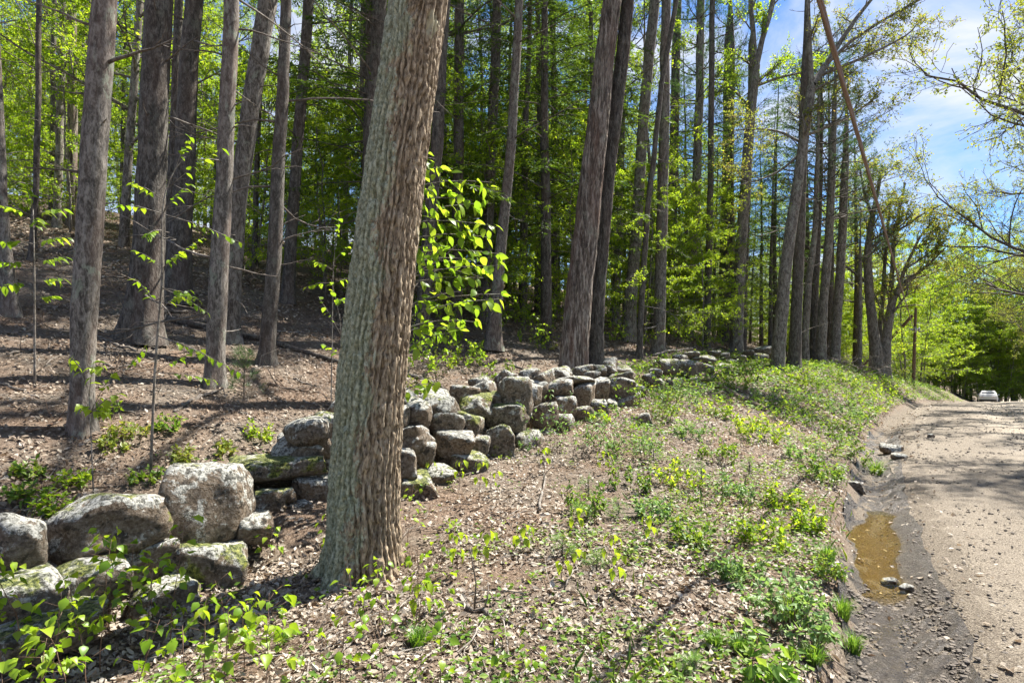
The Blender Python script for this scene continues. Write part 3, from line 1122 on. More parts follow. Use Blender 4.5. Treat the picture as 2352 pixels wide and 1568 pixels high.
pine('reddish grey pine with lichen, front one of the crossing pair', [(492, 884, 46), (495, 800, 46), (505, 600, 45), (514, 430, 41), (524, 200, 38), (533, 0, 36)], H=17, bark='bark_pine', nd=9, dl=(.2, 1.8), k=26, step=.08, flare=.45)
pine('grey scaly trunk leaning right behind the reddish pine', [(530, 786, 40), (534, 650, 40), (546, 480, 41), (575, 250, 43), (618, 0, 43)], H=17, bark='bark_grey', nd=5, dl=(.2, 1.6), k=24, crown=1)
pine('dark pine with charred-looking foot, right of the crossing pair', [(611, 834, 36), (618, 730, 36), (636, 500, 34), (648, 250, 29), (657, 0, 25)], H=16, bark='bark_dark', crown=None, nd=11, dl=(.3, 2.2), k=22)
pine('slim dark trunk standing alone beyond the fallen log', [(660, 694, 32), (668, 550, 27), (686, 300, 26), (710, 0, 25)], H=18, bark='bark_dark', nd=8, dl=(.4, 2.2), k=18)
pine('leaning trunk cut by the left edge of the picture', [(28, 724, 42), (16, 600, 34), (4, 450, 30), (-8, 200, 28), (-16, 0, 26)], H=17, bark='bark_pine', nd=6, dl=(.3, 1.5), k=20)
pine('thin dark trunk left of the lichen-spotted pine', [(72, 600, 18), (82, 420, 16), (88, 200, 15), (90, 0, 14)], H=15, bark='bark_dark', nd=9, dl=(.4, 1.8), k=12, crown=None)
pine('pale smooth trunk on the upper left slope', [(131, 480, 22), (138, 300, 20), (142, 150, 19), (146, 0, 18)], Y=17.5, H=18, bark='bark_grey', nd=3, k=14, crown=None)
pine('reddish trunk paired with a pale one on the upper left slope', [(168, 482, 27), (166, 300, 25), (165, 100, 24), (164, 0, 24)], Y=18.2, H=19, bark='bark_furrow', nd=4, k=14)
pine('thin trunk left of the pale one on the upper slope', [(118, 474, 15), (121, 300, 14), (124, 0, 13)], Y=19, H=17, bark='bark_dark', nd=4, k=10, crown=None)
pine('slender trunk between the crossing pair and the burnt-foot pine', [(583, 620, 14), (590, 400, 13), (600, 150, 11), (604, 0, 11)], H=15, bark='bark_dark', nd=6, dl=(.3, 1.4), k=10, crown=None)
# behind the great oak
pine('dark trunk half hidden left of the great oak', [(838, 640, 38), (850, 420, 36), (862, 200, 34), (872, 0, 32)], Y=13.5, H=18, bark='bark_dark', nd=12, dl=(.5, 2.6), k=18)
pine('dark trunk showing just right of the great oak', [(966, 800, 36), (980, 600, 31), (1003, 350, 29), (1022, 0, 26)], H=18, bark='bark_dark', crown=None, nd=8, dl=(.4, 2.0), k=18, name='hemlock_tree', cat='hemlock')
pine('dark trunk behind the bright beech leaves, reaching the top edge', [(1046, 745, 26), (1050, 550, 25), (1054, 300, 24), (1056, 0, 22)], H=18, bark='bark_dark', nd=12, dl=(.5, 2.4), k=16, name='hemlock_tree', cat='hemlock')
pine('dark straight trunk beside the reddish trunk in mid slope', [(1108, 742, 28), (1118, 600, 25), (1126, 400, 23), (1138, 150, 22), (1142, 0, 20)], H=18, bark='bark_dark', crown=None, nd=9, dl=(.4, 2.0), k=16, name='hemlock_tree', cat='hemlock')
pine('reddish trunk right of the bright beech leaves', [(1130, 802, 36), (1142, 650, 27), (1156, 500, 24), (1176, 300, 22), (1192, 0, 19)], H=16, bark='bark_pine', crown=None, nd=7, dl=(.4, 1.8), k=18)
# right of the double trunk
pine('slim grey trunk just right of the reddish double trunk', [(1411, 746, 24), (1420, 520, 22), (1426, 300, 20), (1434, 0, 18)], H=18, bark='bark_grey', nd=4, k=14)
pine('straight trunk leaning slightly right, second from the double trunk', [(1442, 782, 34), (1452, 650, 29), (1462, 520, 26), (1480, 250, 25), (1504, 0, 24)], H=20, bark='bark_grey', nd=5, k=16)
pine('thin dark stem leaning right among the trunks past the double trunk', [(1468, 822, 15), (1476, 650, 14), (1488, 480, 13), (1520, 190, 12), (1553, 0, 11)], H=15, bark='bark_dark', nd=5, k=10, crown=None)
pine('straight brown trunk standing right behind the wall gap', [(1512, 812, 29), (1516, 700, 27), (1522, 500, 26), (1526, 250, 24), (1530, 0, 22)], H=19, bark='bark_pine', nd=6, dl=(.3, 1.6), k=16)
pine('grey trunk half behind the straight brown trunk', [(1534, 722, 26), (1542, 600, 24), (1547, 400, 22), (1556, 0, 20)], Y=29, H=19, bark='bark_dark', nd=4, k=14)
pine('trunk bending right in the bright thicket behind the wall', [(1578, 772, 26), (1586, 650, 24), (1596, 500, 22), (1606, 250, 20), (1610, 0, 18)], H=18, bark='bark_grey', nd=4, k=14)
pine('thin straight dark trunk in the bright thicket behind the wall', [(1622, 800, 18), (1626, 650, 17), (1631, 480, 15), (1634, 250, 14), (1636, 0, 13)], H=16, bark='bark_dark', nd=5, k=12)
pine('thick dark trunk deep in the thicket behind the wall', [(1664, 752, 34), (1668, 600, 31), (1672, 400, 28), (1676, 100, 25)], Y=31, H=19, bark='bark_dark', nd=4, k=16)
pine('thin dark stem tucked behind the forked grey trunk', [(1706, 812, 15), (1713, 600, 13), (1720, 400, 12), (1724, 100, 10)], H=15, bark='bark_dark', nd=4, k=10, crown=None)
pine('dark double-looking trunk right of the tall roadside maple', [(1824, 846, 31), (1830, 700, 27), (1838, 500, 25), (1846, 250, 22)], H=17, bark='bark_dark', nd=6, k=16)
pine('pale curved trunk, second right of the tall roadside maple', [(1850, 818, 18), (1851, 740, 17), (1858, 640, 16), (1871, 540, 14), (1876, 400, 12)], Y=27, H=14, bark='bark_grey', nd=4, dl=(.4, 1.6), k=12)
pine('black trunk behind the pale curved one by the road', [(1868, 820, 21), (1872, 650, 20), (1880, 450, 18), (1884, 250, 16)], Y=29.5, H=16, bark='bark_dark', nd=4, k=12)
pine('straight grey trunk fourth right of the tall roadside maple', [(1884, 823, 26), (1890, 700, 22), (1904, 540, 20), (1912, 350, 18)], Y=28, H=16, bark='bark_grey', nd=6, dl=(.4, 1.8), k=14, crown=1)
pine('leaning grey trunk last before the forked roadside tree', [(1916, 828, 26), (1924, 700, 23), (1934, 560, 21), (1940, 400, 19)], Y=30, H=15, bark='bark_grey', nd=6, dl=(.4, 1.8), k=14, crown=1)
pine('thin stem just left of the forked roadside tree', [(1974, 846, 11), (1976, 740, 10), (1976, 640, 9)], Y=32, H=9, bark='bark_grey', nd=3, k=10, crown=None)


# ---------------------------------------------------------------- the great oak in front
def great_oak():
    Y = ground_hit(834, 1318)
    rg = np.random.default_rng(3)
    pts = [(834, 1330, 176), (836, 1250, 166), (838, 1150, 160), (840, 1050, 157), (852, 900, 155), (871, 700, 150), (888, 550, 143), (906, 400, 137), (934, 200, 132), (961, 0, 130)]
    P, R = px_line(pts, Y, H=17)
    base = P[0].copy()
    c = np.concatenate([[0], np.cumsum(np.linalg.norm(np.diff(P, axis=0), axis=1))])
    u = np.concatenate([np.arange(0, 4.75, .0125), np.linspace(4.8, c[-1], 30)])
    Q = np.stack([np.interp(u, c, P[:, k]) for k in range(3)], -1)
    for _ in range(220):
        Q[1:379] = (Q[0:378] + 2 * Q[1:379] + Q[2:380]) / 4
    RR = np.interp(u, c, R)
    k = 240
    th = np.arange(k) / k * 2 * np.pi
    t = unit(np.gradient(Q, axis=0))
    a = unit(np.cross(t, [0, 1.0, 0])); b = np.cross(t, a)
    fl = .42 * np.exp(-u / .12) + .06 * np.exp(-u / .5)
    lob = 1 + fl[:, None] * (.6 + .6 * np.sin(th * 3 + .6)[None, :] + .75 * np.sin(th * 5 + 2.2)[None, :] + .25 * np.sin(th * 9)[None, :])
    r0 = .235
    ct, st = np.cos(th)[None, :] * r0, np.sin(th)[None, :] * r0
    Z = u[:, None] + 0 * ct
    NR = 15                                   # furrow pairs round the trunk
    big = (fbm(np.stack([ct * 9 + 0 * Z, st * 9 + 0 * Z, Z * 2.0], -1), 2, 5) - .5) * 4.5
    fin = (vnoise(np.stack([ct * 26 + 0 * Z, st * 26 + 0 * Z, Z * 7.5], -1), 12) - .5) * 2.3 + (vnoise(np.stack([ct * 60 + 0 * Z, st * 60 + 0 * Z, Z * 26], -1), 13) - .5) * 1.2
    ph = th[None, :] * NR + big + fin
    f1 = np.abs(np.sin(ph))
    brk = vnoise(np.stack([ct * 38 + 0 * Z, st * 38 + 0 * Z, Z * 13], -1), 15)
    depth = .55 + .9 * vnoise(np.stack([ct * 20 + 0 * Z, st * 20 + 0 * Z, Z * 4], -1), 18)
    prof = np.clip(f1 * 1.15, 0, 1) ** .75
    disp = -.056 * (1 - prof) * depth - .013 * sstep(brk, .60, .70) * prof + .016 * (vnoise(np.stack([ct * 22 + 0 * Z, st * 22 + 0 * Z, Z * 8], -1), 31) - .5) + .011 * (fbm(np.stack([ct * 60 + 0 * Z, st * 60 + 0 * Z, Z * 34], -1), 2, 3) - .5)
    rr = RR[:, None] * lob + .009 + disp * (0.9 + .4 * np.exp(-Z / .8))
    v = Q[:, None, :] + rr[..., None] * (np.cos(th)[None, :, None] * a[:, None, :] + np.sin(th)[None, :, None] * b[:, None, :])
    tr = thing('oak_tree', 'great furrowed oak trunk with grey-green lichen, nearest tree, in front of the wall', 'oak tree', base)
    mb = MB()
    n = len(u)
    i = np.arange(n - 1)[:, None] * k
    j = np.arange(k)[None, :]
    mb.add(v.reshape(-1, 3), np.stack([i + j, i + (j + 1) % k, i + k + (j + 1) % k, i + k + j], -1).reshape(-1, 4))
    mb.build('trunk', M['bark_oak'], tr, True, base)
    tb, lb, ends = MB(), MB(), []
    Pk = dict(P_OAK); Pk['per'] = 1; Pk['kids'] = [6, 5, 4, 0]
    for m in range(8):
        q = Q[-1] - np.array([0, 0, 6.5 * (1 - m / 9)])
        i0 = int(np.argmin(np.abs(Q[:, 2] - q[2])))
        az = m * 2.4
        grow(tb, rg, Q[i0], np.array([math.cos(az), math.sin(az), .5]), 4.2 - .25 * m, .07, 0, Pk, ends)
    end_leaves(ends, rg, .09, .055, lb, .2, .06, .6)
    tb.build('limb', M['bark_dark'], tr, True, base)
    lb.build('crown', M['leaf_oak'], tr, False, base)


great_oak()


# ---------------------------------------------------------------- the reddish double trunk behind the wall
def double_trunk():
    Y = 13.0
    rg = np.random.default_rng(5)
    base = at(1335, 862, Y); base[2] = hz(base[0], base[1]) - .05
    t = thing('maple_tree', 'reddish brown double trunk with peeling bark behind the stone wall', 'maple tree', base)
    for pts, dy, fur in (([(1314, 866, 74), (1320, 780, 68), (1332, 650, 63), (1346, 530, 60), (1366, 350, 54), (1390, 130, 47), (1406, 0, 44)], 0, 1), ([(1368, 852, 46), (1366, 760, 42), (1372, 650, 40), (1382, 530, 38), (1401, 350, 36), (1429, 130, 32), (1442, 0, 29)], .35, 1)):
        P, R = px_line([(p[0], p[1], p[2] * .94) for p in pts], Y + dy, H=19)
        Q, RR = resample(P, R, .045, rg, .04)
        k = 96
        th = np.arange(k) / k * 2 * np.pi
        u = np.concatenate([[0], np.cumsum(np.linalg.norm(np.diff(Q, axis=0), axis=1))])
        tt = unit(np.gradient(Q, axis=0))
        a = unit(np.cross(tt, [0, 1.0, 0])); b = np.cross(tt, a)
        ct, st = np.cos(th)[None, :] * .25, np.sin(th)[None, :] * .25
        Z = u[:, None] + 0 * ct
        ph = th[None, :] * 19 + (fbm(np.stack([ct * 7 + 0 * Z, st * 7 + 0 * Z, Z * 1.0], -1), 3, 5) - .5) * 9 + (vnoise(np.stack([ct * 24 + 0 * Z, st * 24 + 0 * Z, Z * 3.5], -1), 7) - .5) * 3
        disp = -.042 * (1 - np.abs(np.sin(ph)) ** .6) * (.5 + vnoise(np.stack([ct * 16 + 0 * Z, st * 16 + 0 * Z, Z * 2], -1), 9)) + .02 * (fbm(np.stack([ct * 30 + 0 * Z, st * 30 + 0 * Z, Z * 6], -1), 2, 8) - .5)
        lob = 1 + (.22 * np.exp(-u / .35))[:, None] * (.8 + .5 * np.sin(th * 4 + 1)[None, :])
        rr = RR[:, None] * lob + disp + .008
        v = Q[:, None, :] + rr[..., None] * (np.cos(th)[None, :, None] * a[:, None, :] + np.sin(th)[None, :, None] * b[:, None, :])
        n = len(u)
        i = np.arange(n - 1)[:, None] * k
        j = np.arange(k)[None, :]
        mb = MB()
        mb.add(v.reshape(-1, 3), np.stack([i + j, i + (j + 1) % k, i + k + (j + 1) % k, i + k + j], -1).reshape(-1, 4))
        mb.build('trunk', M['bark_furrow' if dy == 0 else 'bark_dark'], t, True, base)
    tb, lb, ends = MB(), MB(), []
    for m in range(9):
        z = base[2] + 10.5 + m * .9
        i0 = int(np.argmin(np.abs(Q[:, 2] - z)))
        az = m * 2.4
        grow(tb, rg, Q[i0], np.array([math.cos(az), math.sin(az), .5]), 4.0 - .25 * m, .07, 0, dict(P_OAK, per=1, kids=[6, 5, 4, 0]), ends)
    end_leaves(ends, rg, .09, .055, lb, .2, .06, .6)
    tb.build('limb', M['bark_dark'], t, True, base)
    lb.build('crown', M['leaf_oak'], t, False, base)


double_trunk()


# ---------------------------------------------------------------- forked roadside trees with limbs against the sky
def limbed(label, name, cat, stems, Y, mat='leaf_oak', bark='bark_grey', twigs=8, per=5, leafL=.075, seed=1, L0=2.0, bare=None):
    """stems: [(points (column, row, width, dY), kids)]"""
    rg = np.random.default_rng(seed)
    b0 = stems[0][0][0]
    base = at(b0[0], b0[1], Y); base[2] = hz(base[0], base[1]) - .08
    t = thing(name, label, cat, base)
    tb, lb, ends = MB(), MB(), []
    for si, (pts, kids) in enumerate(stems):
        P = np.array([at(p[0], p[1], Y + (p[3] if len(p) > 3 else 0)) for p in pts])
        R = np.array([p[2] / 2 / FD * Y * slant(p[0]) for p in pts])
        if pts[0][1] > 780 and len(pts) > 2:
            P[0][2] = hz(P[0][0], P[0][1]) - .08
        Q, RR = resample(P, R, .16, rg, .06)
        sb = MB() if R[0] > .1 else tb
        if R[0] > .1:
            trunk_mesh(sb, Q, RR, 18, rg, .25 if pts[0][1] > 780 else 0)
            sb.build('trunk', M[bark], t, True, base)
        else:
            tube(tb, Q, RR, 7, .5, lump=.06, seed=si)
        Pk = dict(P_OAK); Pk['per'] = per; Pk['levels'] = 3; Pk['seg'] = [6, 5, 3]; Pk['wig'] = [.16, .24, .3]; Pk['trop'] = [.05, .03, 0]
        Pk['taper'] = [.3, .35, .5]; Pk['sides'] = [4, 3, 3]; Pk['kids'] = [twigs, 6, 0]; Pk['start'] = [.12, .1, 0]; Pk['ang'] = [.65, .7, 0]; Pk['len'] = [.5, .5, 0]; Pk['rmin'] = .005
        lo, n = kids
        for m in range(n):
            f = lo + (1 - lo) * (m + rg.random()) / n
            q = f * (len(Q) - 1)
            i0 = min(int(q), len(Q) - 2)
            d = unit(Q[i0 + 1] - Q[i0])
            nd = unit(d * .75 + perp(d, rg) * .75 + np.array([.12, 0, .1]))
            grow(tb, rg, Q[i0], nd, L0 * (.55 + .7 * rg.random()) * (1.1 - .3 * f), max(RR[i0] * .4, .008), 0, Pk, ends)
    tb.build('limb', M['bark_dark' if bark != 'bark_grey' else 'bark_grey'], t, True, base)
    end_leaves(ends, rg, leafL, leafL * .6, lb, .2, .05, .6)
    lb.build('crown', M[mat], t, False, base)
    print('LIMBED', label[:40], 'Y', Y, 'x', base[0], 's', float(side(base[0], base[1])), 'leaves', sum(len(e[0]) for e in ends))
    return t


YK = ground_hit(1788, 852)
limbed('tall grey maple forking high beside the road bank, limbs reaching over the road', 'maple_tree', 'maple tree', [
    ([(1786, 852, 34), (1792, 760, 31), (1800, 650, 29), (1817, 520, 27), (1836, 390, 24), (1850, 300, 23), (1864, 200, 22)], (.75, 3)),
    ([(1864, 205, 15), (1860, 130, 13), (1856, 40, 12), (1852, -120, 9), (1850, -300, 5)], (.1, 8)),
    ([(1866, 195, 18), (1890, 160, 15, .3), (1915, 120, 13, .5), (1960, 50, 11, .8), (2000, 0, 9, 1), (2060, -70, 6, 1.3)], (.15, 9)),
    ([(1900, 145, 10, .3), (1960, 90, 8, 0), (2040, 40, 7, -.3), (2120, -4, 6, -.5), (2200, -50, 4, -.7)], (.15, 9)),
    ([(1880, 175, 9, .2), (1960, 142, 7, -.3), (2040, 105, 6, -.5), (2090, 78, 4, -.6), (2120, 40, 3, -.6)], (.2, 9)),
    ([(1848, 312, 8, 0), (1900, 292, 6, -.5), (1960, 262, 5, -.8), (2010, 225, 3, -1)], (.2, 8)),
    ([(1845, 330, 7, 0), (1790, 300, 6, .4), (1730, 295, 4, .6), (1690, 300, 3, .8)], (.2, 6)),
    ([(1842, 350, 8, 0), (1790, 395, 6, .4), (1740, 415, 4, .6), (1700, 425, 3, .6)], (.2, 6)),
], YK, 'leaf_oak', 'bark_grey', 7, 4, .085, 21, 1.7)
YI = ground_hit(1691, 812)
limbed('grey trunk forking into two near the top, left of the tall roadside maple', 'maple_tree', 'maple tree', [
    ([(1690, 814, 32), (1694, 700, 28), (1706, 520, 26), (1718, 330, 24), (1728, 210, 23), (1736, 150, 20)], (.8, 3)),
    ([(1736, 155, 15), (1752, 90, 13), (1776, 0, 12), (1800, -120, 9), (1820, -260, 5)], (.1, 9)),
    ([(1734, 160, 14), (1730, 80, 12), (1724, 0, 11), (1720, -140, 8), (1716, -280, 4)], (.1, 9)),
    ([(1730, 200, 8), (1790, 178, 6, .3), (1850, 165, 4, .5)], (.2, 7)),
    ([(1726, 250, 7), (1680, 200, 5, .3), (1640, 190, 4, .5)], (.2, 6)),
], YI, 'leaf_bright', 'bark_grey', 7, 6, .10, 22, 1.7)
YM = 33.0
limbed('broad tree forked at the ground by the roadside, fan of fine limbs and young leaves', 'maple_tree', 'maple tree', [
    ([(2018, 846, 44), (2008, 780, 27), (1999, 700, 23), (1992, 620, 21), (1993, 560, 17), (2004, 500, 13), (2016, 440, 9), (2026, 380, 6)], (.4, 10)),
    ([(2026, 846, 40), (2036, 780, 24), (2042, 730, 22), (2050, 690, 19), (2066, 660, 15), (2090, 640, 11, -.5), (2130, 610, 8, -1), (2170, 570, 5, -1.2)], (.35, 10)),
    ([(2046, 712, 14), (2048, 640, 12, .5), (2052, 560, 10, .8), (2066, 480, 7, 1), (2080, 420, 4, 1)], (.2, 10)),
    ([(2060, 668, 11), (2086, 600, 8, -.5), (2112, 545, 6, -.7), (2150, 500, 4, -.8)], (.15, 10)),
    ([(2012, 800, 14), (2024, 720, 12, .6), (2030, 640, 10, 1), (2036, 560, 8, 1.2), (2044, 470, 5, 1.4)], (.3, 10)),
    ([(1994, 575, 10), (2030, 545, 8, -.4), (2080, 520, 6, -.7), (2120, 490, 5, -.9), (2165, 470, 3, -1)], (.15, 9)),
    ([(2004, 500, 8), (1984, 440, 6, .4), (1975, 390, 4, .6)], (.2, 8)),
], YM, 'leaf_oak', 'bark_grey', 7, 6, .12, 23, 2.6)
# ================================================================== dry stone wall
ICO = {}


def ico(sub):
    if sub not in ICO:
        bm = bmesh.new()
        bmesh.ops.create_icosphere(bm, subdivisions=sub, radius=1.0)
        v = np.array([x.co[:] for x in bm.verts]); f = np.array([[y.index for y in x.verts] for x in bm.faces])
        bm.free()
        ICO[sub] = (v, f)
    return ICO[sub]


def stone_mesh(rg, hx, hy, hzz, kind='round', sub=4):
    """a softened polyhedron: near-box faces plus random chips, then weathering"""
    v, f = ico(sub)
    p = {'round': 9, 'block': 26, 'slab': 24, 'lump': 14}[kind]
    nrm, dst = [], []
    for ax in range(3):
        for sg in (-1, 1):
            n = np.zeros(3); n[ax] = sg
            nrm.append(unit(n + rg.normal(0, .16, 3))); dst.append(.72 + .2 * rg.random())
    for _ in range({'round': 12, 'block': 6, 'slab': 6, 'lump': 9}[kind]):
        nrm.append(unit(rg.normal(0, 1, 3))); dst.append(.80 + .25 * rg.random())
    N = np.array(nrm); D = np.array(dst)
    c = np.maximum(v @ N.T, 0) / D
    r = (np.sum(c ** p, axis=1) + 1e-12) ** (-1 / p)
    v = v * r[:, None]
    sd = int(rg.integers(10000))
    o = rg.random(3) * 10
    am = {'round': .12, 'block': .10, 'slab': .12, 'lump': .22}[kind]
    r1 = fbm(v * 1.6 + o, 2, sd) - .5
    r2 = fbm(v * 4.2 + o, 3, sd + 3) - .5
    r3 = np.abs(fbm(v * 8 + o, 2, sd + 5) - .5)
    v = v * (1 + am * 2 * r1 + .12 * r2 - .13 * r3)[:, None]
    m = np.max(np.abs(v), axis=0)
    v = v / m * np.array([hx, hy, hzz])
    mb = MB()
    mb.add(v, None, f)
    return mb.mesh('stone', M['stone'], True)


wall_anchor = at(1100, 1060, wall_Y(1100, 4.2))
wall_anchor[2] = hz(wall_anchor[0], wall_anchor[1])
wall = thing('stone_wall', 'tumbled dry stone wall of lichen and moss covered fieldstones along the wood edge', 'stone wall', wall_anchor)


def wall_stone(dx, dy, w, h, kind='round', moss=.5, brown=.3, s=4.3, depth=None, roll=0.0, sub=4, seed=0):
    rg = np.random.default_rng(int(dx * 31 + dy * 17 + seed))
    Y = wall_Y(dx, s)
    c = at(dx, dy, Y)
    hw, hh = w / 2 / FD * Y * 1.13 * slant(dx), h / 2 / FD * Y * 1.14
    dep = depth if depth else float(np.clip(hw * (.75 + .5 * rg.random()), .13, .34))
    o = obj('stone', stone_mesh(rg, hw, dep, hh, kind, sub), wall)
    yaw = -math.atan2(c[0], c[1])
    yw = 1 - abs(math.sin(yaw)) * .2
    o.location = Vector(c - wall_anchor)
    o.rotation_euler = (rg.normal(0, .08), roll, yaw + rg.normal(0, .15))
    o['moss'] = float(moss)
    o['brown'] = float(brown)
    return o


ST = [  # column, row, width, height, kind, moss, brown, s
    (48, 1248, 126, 128, 'round', .35, .1, 4.45), (250, 1202, 288, 134, 'lump', .6, .15, 4.55), (483, 1162, 192, 180, 'block', .3, .2, 4.5), (612, 1160, 98, 86, 'lump', .7, .3, 4.7),
    (582, 1210, 94, 76, 'block', .45, .3, 4.3), (470, 1312, 212, 138, 'slab', .75, .1, 4.3), (335, 1288, 132, 96, 'lump', .35, .5, 4.4), (200, 1342, 205, 118, 'round', .7, .0, 4.3),
    (60, 1372, 190, 126, 'round', .55, .1, 4.3), (110, 1442, 265, 118, 'lump', .75, .0, 4.1), (380, 1372, 170, 90, 'lump', .6, .1, 4.15),
    (640, 1074, 226, 58, 'slab', .85, .1, 4.9), (700, 1021, 142, 76, 'lump', .35, .3, 5.0), (731, 985, 78, 54, 'round', .5, .1, 5.2), (715, 1135, 112, 88, 'block', .2, 1.0, 4.75),
    (668, 1141, 33, 32, 'round', .1, .8, 4.6), (690, 1175, 54, 48, 'block', .3, .5, 4.55), (760, 1150, 70, 80, 'round', .4, .4, 4.6), (775, 1060, 80, 70, 'round', .4, .3, 4.8), (830, 1110, 110, 90, 'round', .4, .4, 4.6),
    (800, 990, 90, 60, 'round', .4, .2, 4.9), (870, 1000, 90, 70, 'round', .4, .2, 4.7), (870, 1160, 90, 70, 'round', .4, .3, 4.2),
    (962, 951, 88, 68, 'round', .3, .2, 4.35), (1008, 934, 90, 62, 'round', .35, .1, 4.75), (917, 955, 46, 48, 'round', .3, .2, 4.4), (943, 1008, 86, 70, 'lump', .35, .3, 4.3),
    (972, 1040, 52, 58, 'round', .3, .4, 4.2), (928, 1061, 62, 66, 'block', .2, .4, 4.1), (1025, 980, 78, 54, 'round', .5, .3, 4.5), (1041, 1025, 92, 78, 'block', .3, .9, 4.25),
    (1003, 1089, 88, 48, 'round', .5, .6, 4.1), (957, 1118, 82, 62, 'block', .8, .6, 4.0), (1080, 975, 76, 56, 'block', .75, .2, 4.45), (1090, 934, 78, 50, 'slab', .85, .1, 4.65),
    (1140, 917, 52, 36, 'round', .65, .0, 4.55), (1182, 914, 84, 92, 'round', .6, .15, 4.35), (1160, 955, 104, 68, 'lump', .7, .0, 4.35), (1224, 906, 44, 48, 'block', .45, .5, 4.45),
    (1146, 1021, 70, 88, 'block', .75, .1, 4.1), (1210, 1020, 78, 88, 'round', .6, .0, 4.1), (1250, 956, 60, 58, 'round', .5, .6, 4.2), (1097, 1026, 54, 50, 'round', .6, .0, 4.2),
    (1080, 1061, 84, 44, 'lump', .65, .1, 4.05), (1238, 889, 52, 32, 'round', .5, .1, 4.75), (1285, 890, 58, 42, 'round', .4, .6, 4.5), (1322, 874, 84, 28, 'slab', .4, .4, 4.6),
    (1298, 932, 54, 50, 'block', .3, .9, 4.3), (1350, 861, 52, 28, 'round', .5, .0, 4.9), (1340, 912, 48, 62, 'block', .35, .7, 4.4), (1378, 893, 38, 58, 'block', .2, .9, 4.35),
    (1428, 892, 70, 48, 'block', .45, .3, 4.3), (1425, 868, 62, 24, 'slab', .5, .2, 4.5), (1424, 851, 56, 20, 'slab', .6, .3, 4.8), (1440, 940, 64, 66, 'block', .3, .8, 4.15),
    (1400, 936, 34, 40, 'block', .3, .7, 4.3), (1374, 942, 46, 56, 'lump', .5, .1, 4.2), (1330, 962, 62, 58, 'round', .5, .2, 4.2), (1290, 978, 54, 52, 'round', .5, .1, 4.1), (1442, 974, 62, 34, 'lump', .5, .3, 4.0),
    (1385, 975, 50, 36, 'round', .5, .3, 4.1), (1250, 1010, 60, 60, 'round', .6, .0, 4.2), (1464, 905, 40, 50, 'block', .4, .5, 4.6), (1474, 960, 40, 40, 'block', .4, .5, 4.4),
]
for k_, a_ in enumerate(ST):
    wall_stone(a_[0], a_[1], a_[2], a_[3], a_[4], a_[5], a_[6], a_[7], sub=4 if a_[2] > 60 else 3, roll=float(np.random.default_rng(k_).normal(0, .10)))
FAR = [(1534, 845, 46, 38, 4.6), (1583, 848, 56, 42, 4.6), (1615, 828, 62, 24, 4.9), (1666, 816, 22, 14, 5.0), (1622, 850, 32, 28, 4.5), (1665, 866, 32, 26, 4.2), (1660, 846, 36, 24, 4.5), (1745, 823, 38, 22, 4.5),
       (1750, 806, 56, 22, 4.7), (1742, 842, 24, 18, 4.3), (1770, 818, 22, 24, 4.6), (1844, 827, 18, 13, 4.5), (1826, 821, 15, 9, 4.6), (1505, 858, 30, 28, 4.7), (1510, 885, 36, 30, 4.5), (1550, 880, 44, 30, 4.4), (1595, 880, 40, 28, 4.3),
       (1640, 872, 30, 22, 4.3), (1700, 826, 30, 18, 4.8), (1705, 845, 34, 20, 4.6), (1680, 835, 30, 20, 4.9), (1720, 812, 30, 16, 4.9), (1780, 835, 26, 18, 4.5), (1805, 832, 22, 14, 4.5), (1870, 832, 20, 12, 4.4), (1895, 834, 20, 11, 4.4), (1560, 822, 34, 16, 5.0), (1590, 815, 36, 16, 5.2), (1640, 812, 30, 14, 5.3), (1490, 872, 28, 26, 4.7)]
for (dx, dy, w, h, s) in FAR:
    wall_stone(dx, dy, w, h, 'round' if w < 40 else 'lump', .6, .15, s, sub=3)
# hearting behind the face stones
rgw = np.random.default_rng(77)
for yy in np.arange(6.2, 13.5, .36):
    for lv in range(3):
        s = 4.75 + rgw.normal(0, .12) + .12 * lv
        x = float(road_edge(yy)) - s / .83
        g = hz(x, yy)
        top = .32 if yy < 4.6 else (.55 if yy < 6 else .75)
        z = g + (.0 if yy < 5.2 else .12) + lv * top / 3 + rgw.normal(0, .03)
        o = obj('stone', stone_mesh(rgw, .19 + .1 * rgw.random(), .18 + .08 * rgw.random(), .13 + .05 * rgw.random(), ['round', 'lump', 'block'][int(rgw.integers(3))], 3), wall)
        o.location = (x - wall_anchor[0], yy - wall_anchor[1], z - wall_anchor[2])
        o.rotation_euler = (rgw.normal(0, .2), rgw.normal(0, .2), rgw.random() * 3)
        o['moss'] = .5; o['brown'] = float(rgw.random() * .6)


def loose_rock(label, dx, dy, w, h, kind='round', moss=.2, brown=.4, Y=None):
    rg = np.random.default_rng(int(dx * 7 + dy))
    Y = Y or ground_hit(dx, dy + h * .35)
    c = at(dx, dy, Y)
    o = obj('rock', stone_mesh(rg, w / 2 / FD * Y, w / 2.4 / FD * Y, h / 2 / FD * Y * 1.15, kind, 3))
    o.location = Vector(c)
    o.rotation_euler = (0, rg.normal(0, .1), -math.atan2(c[0], c[1]))
    o['moss'] = moss; o['brown'] = brown
    tag(o, label, 'rock')


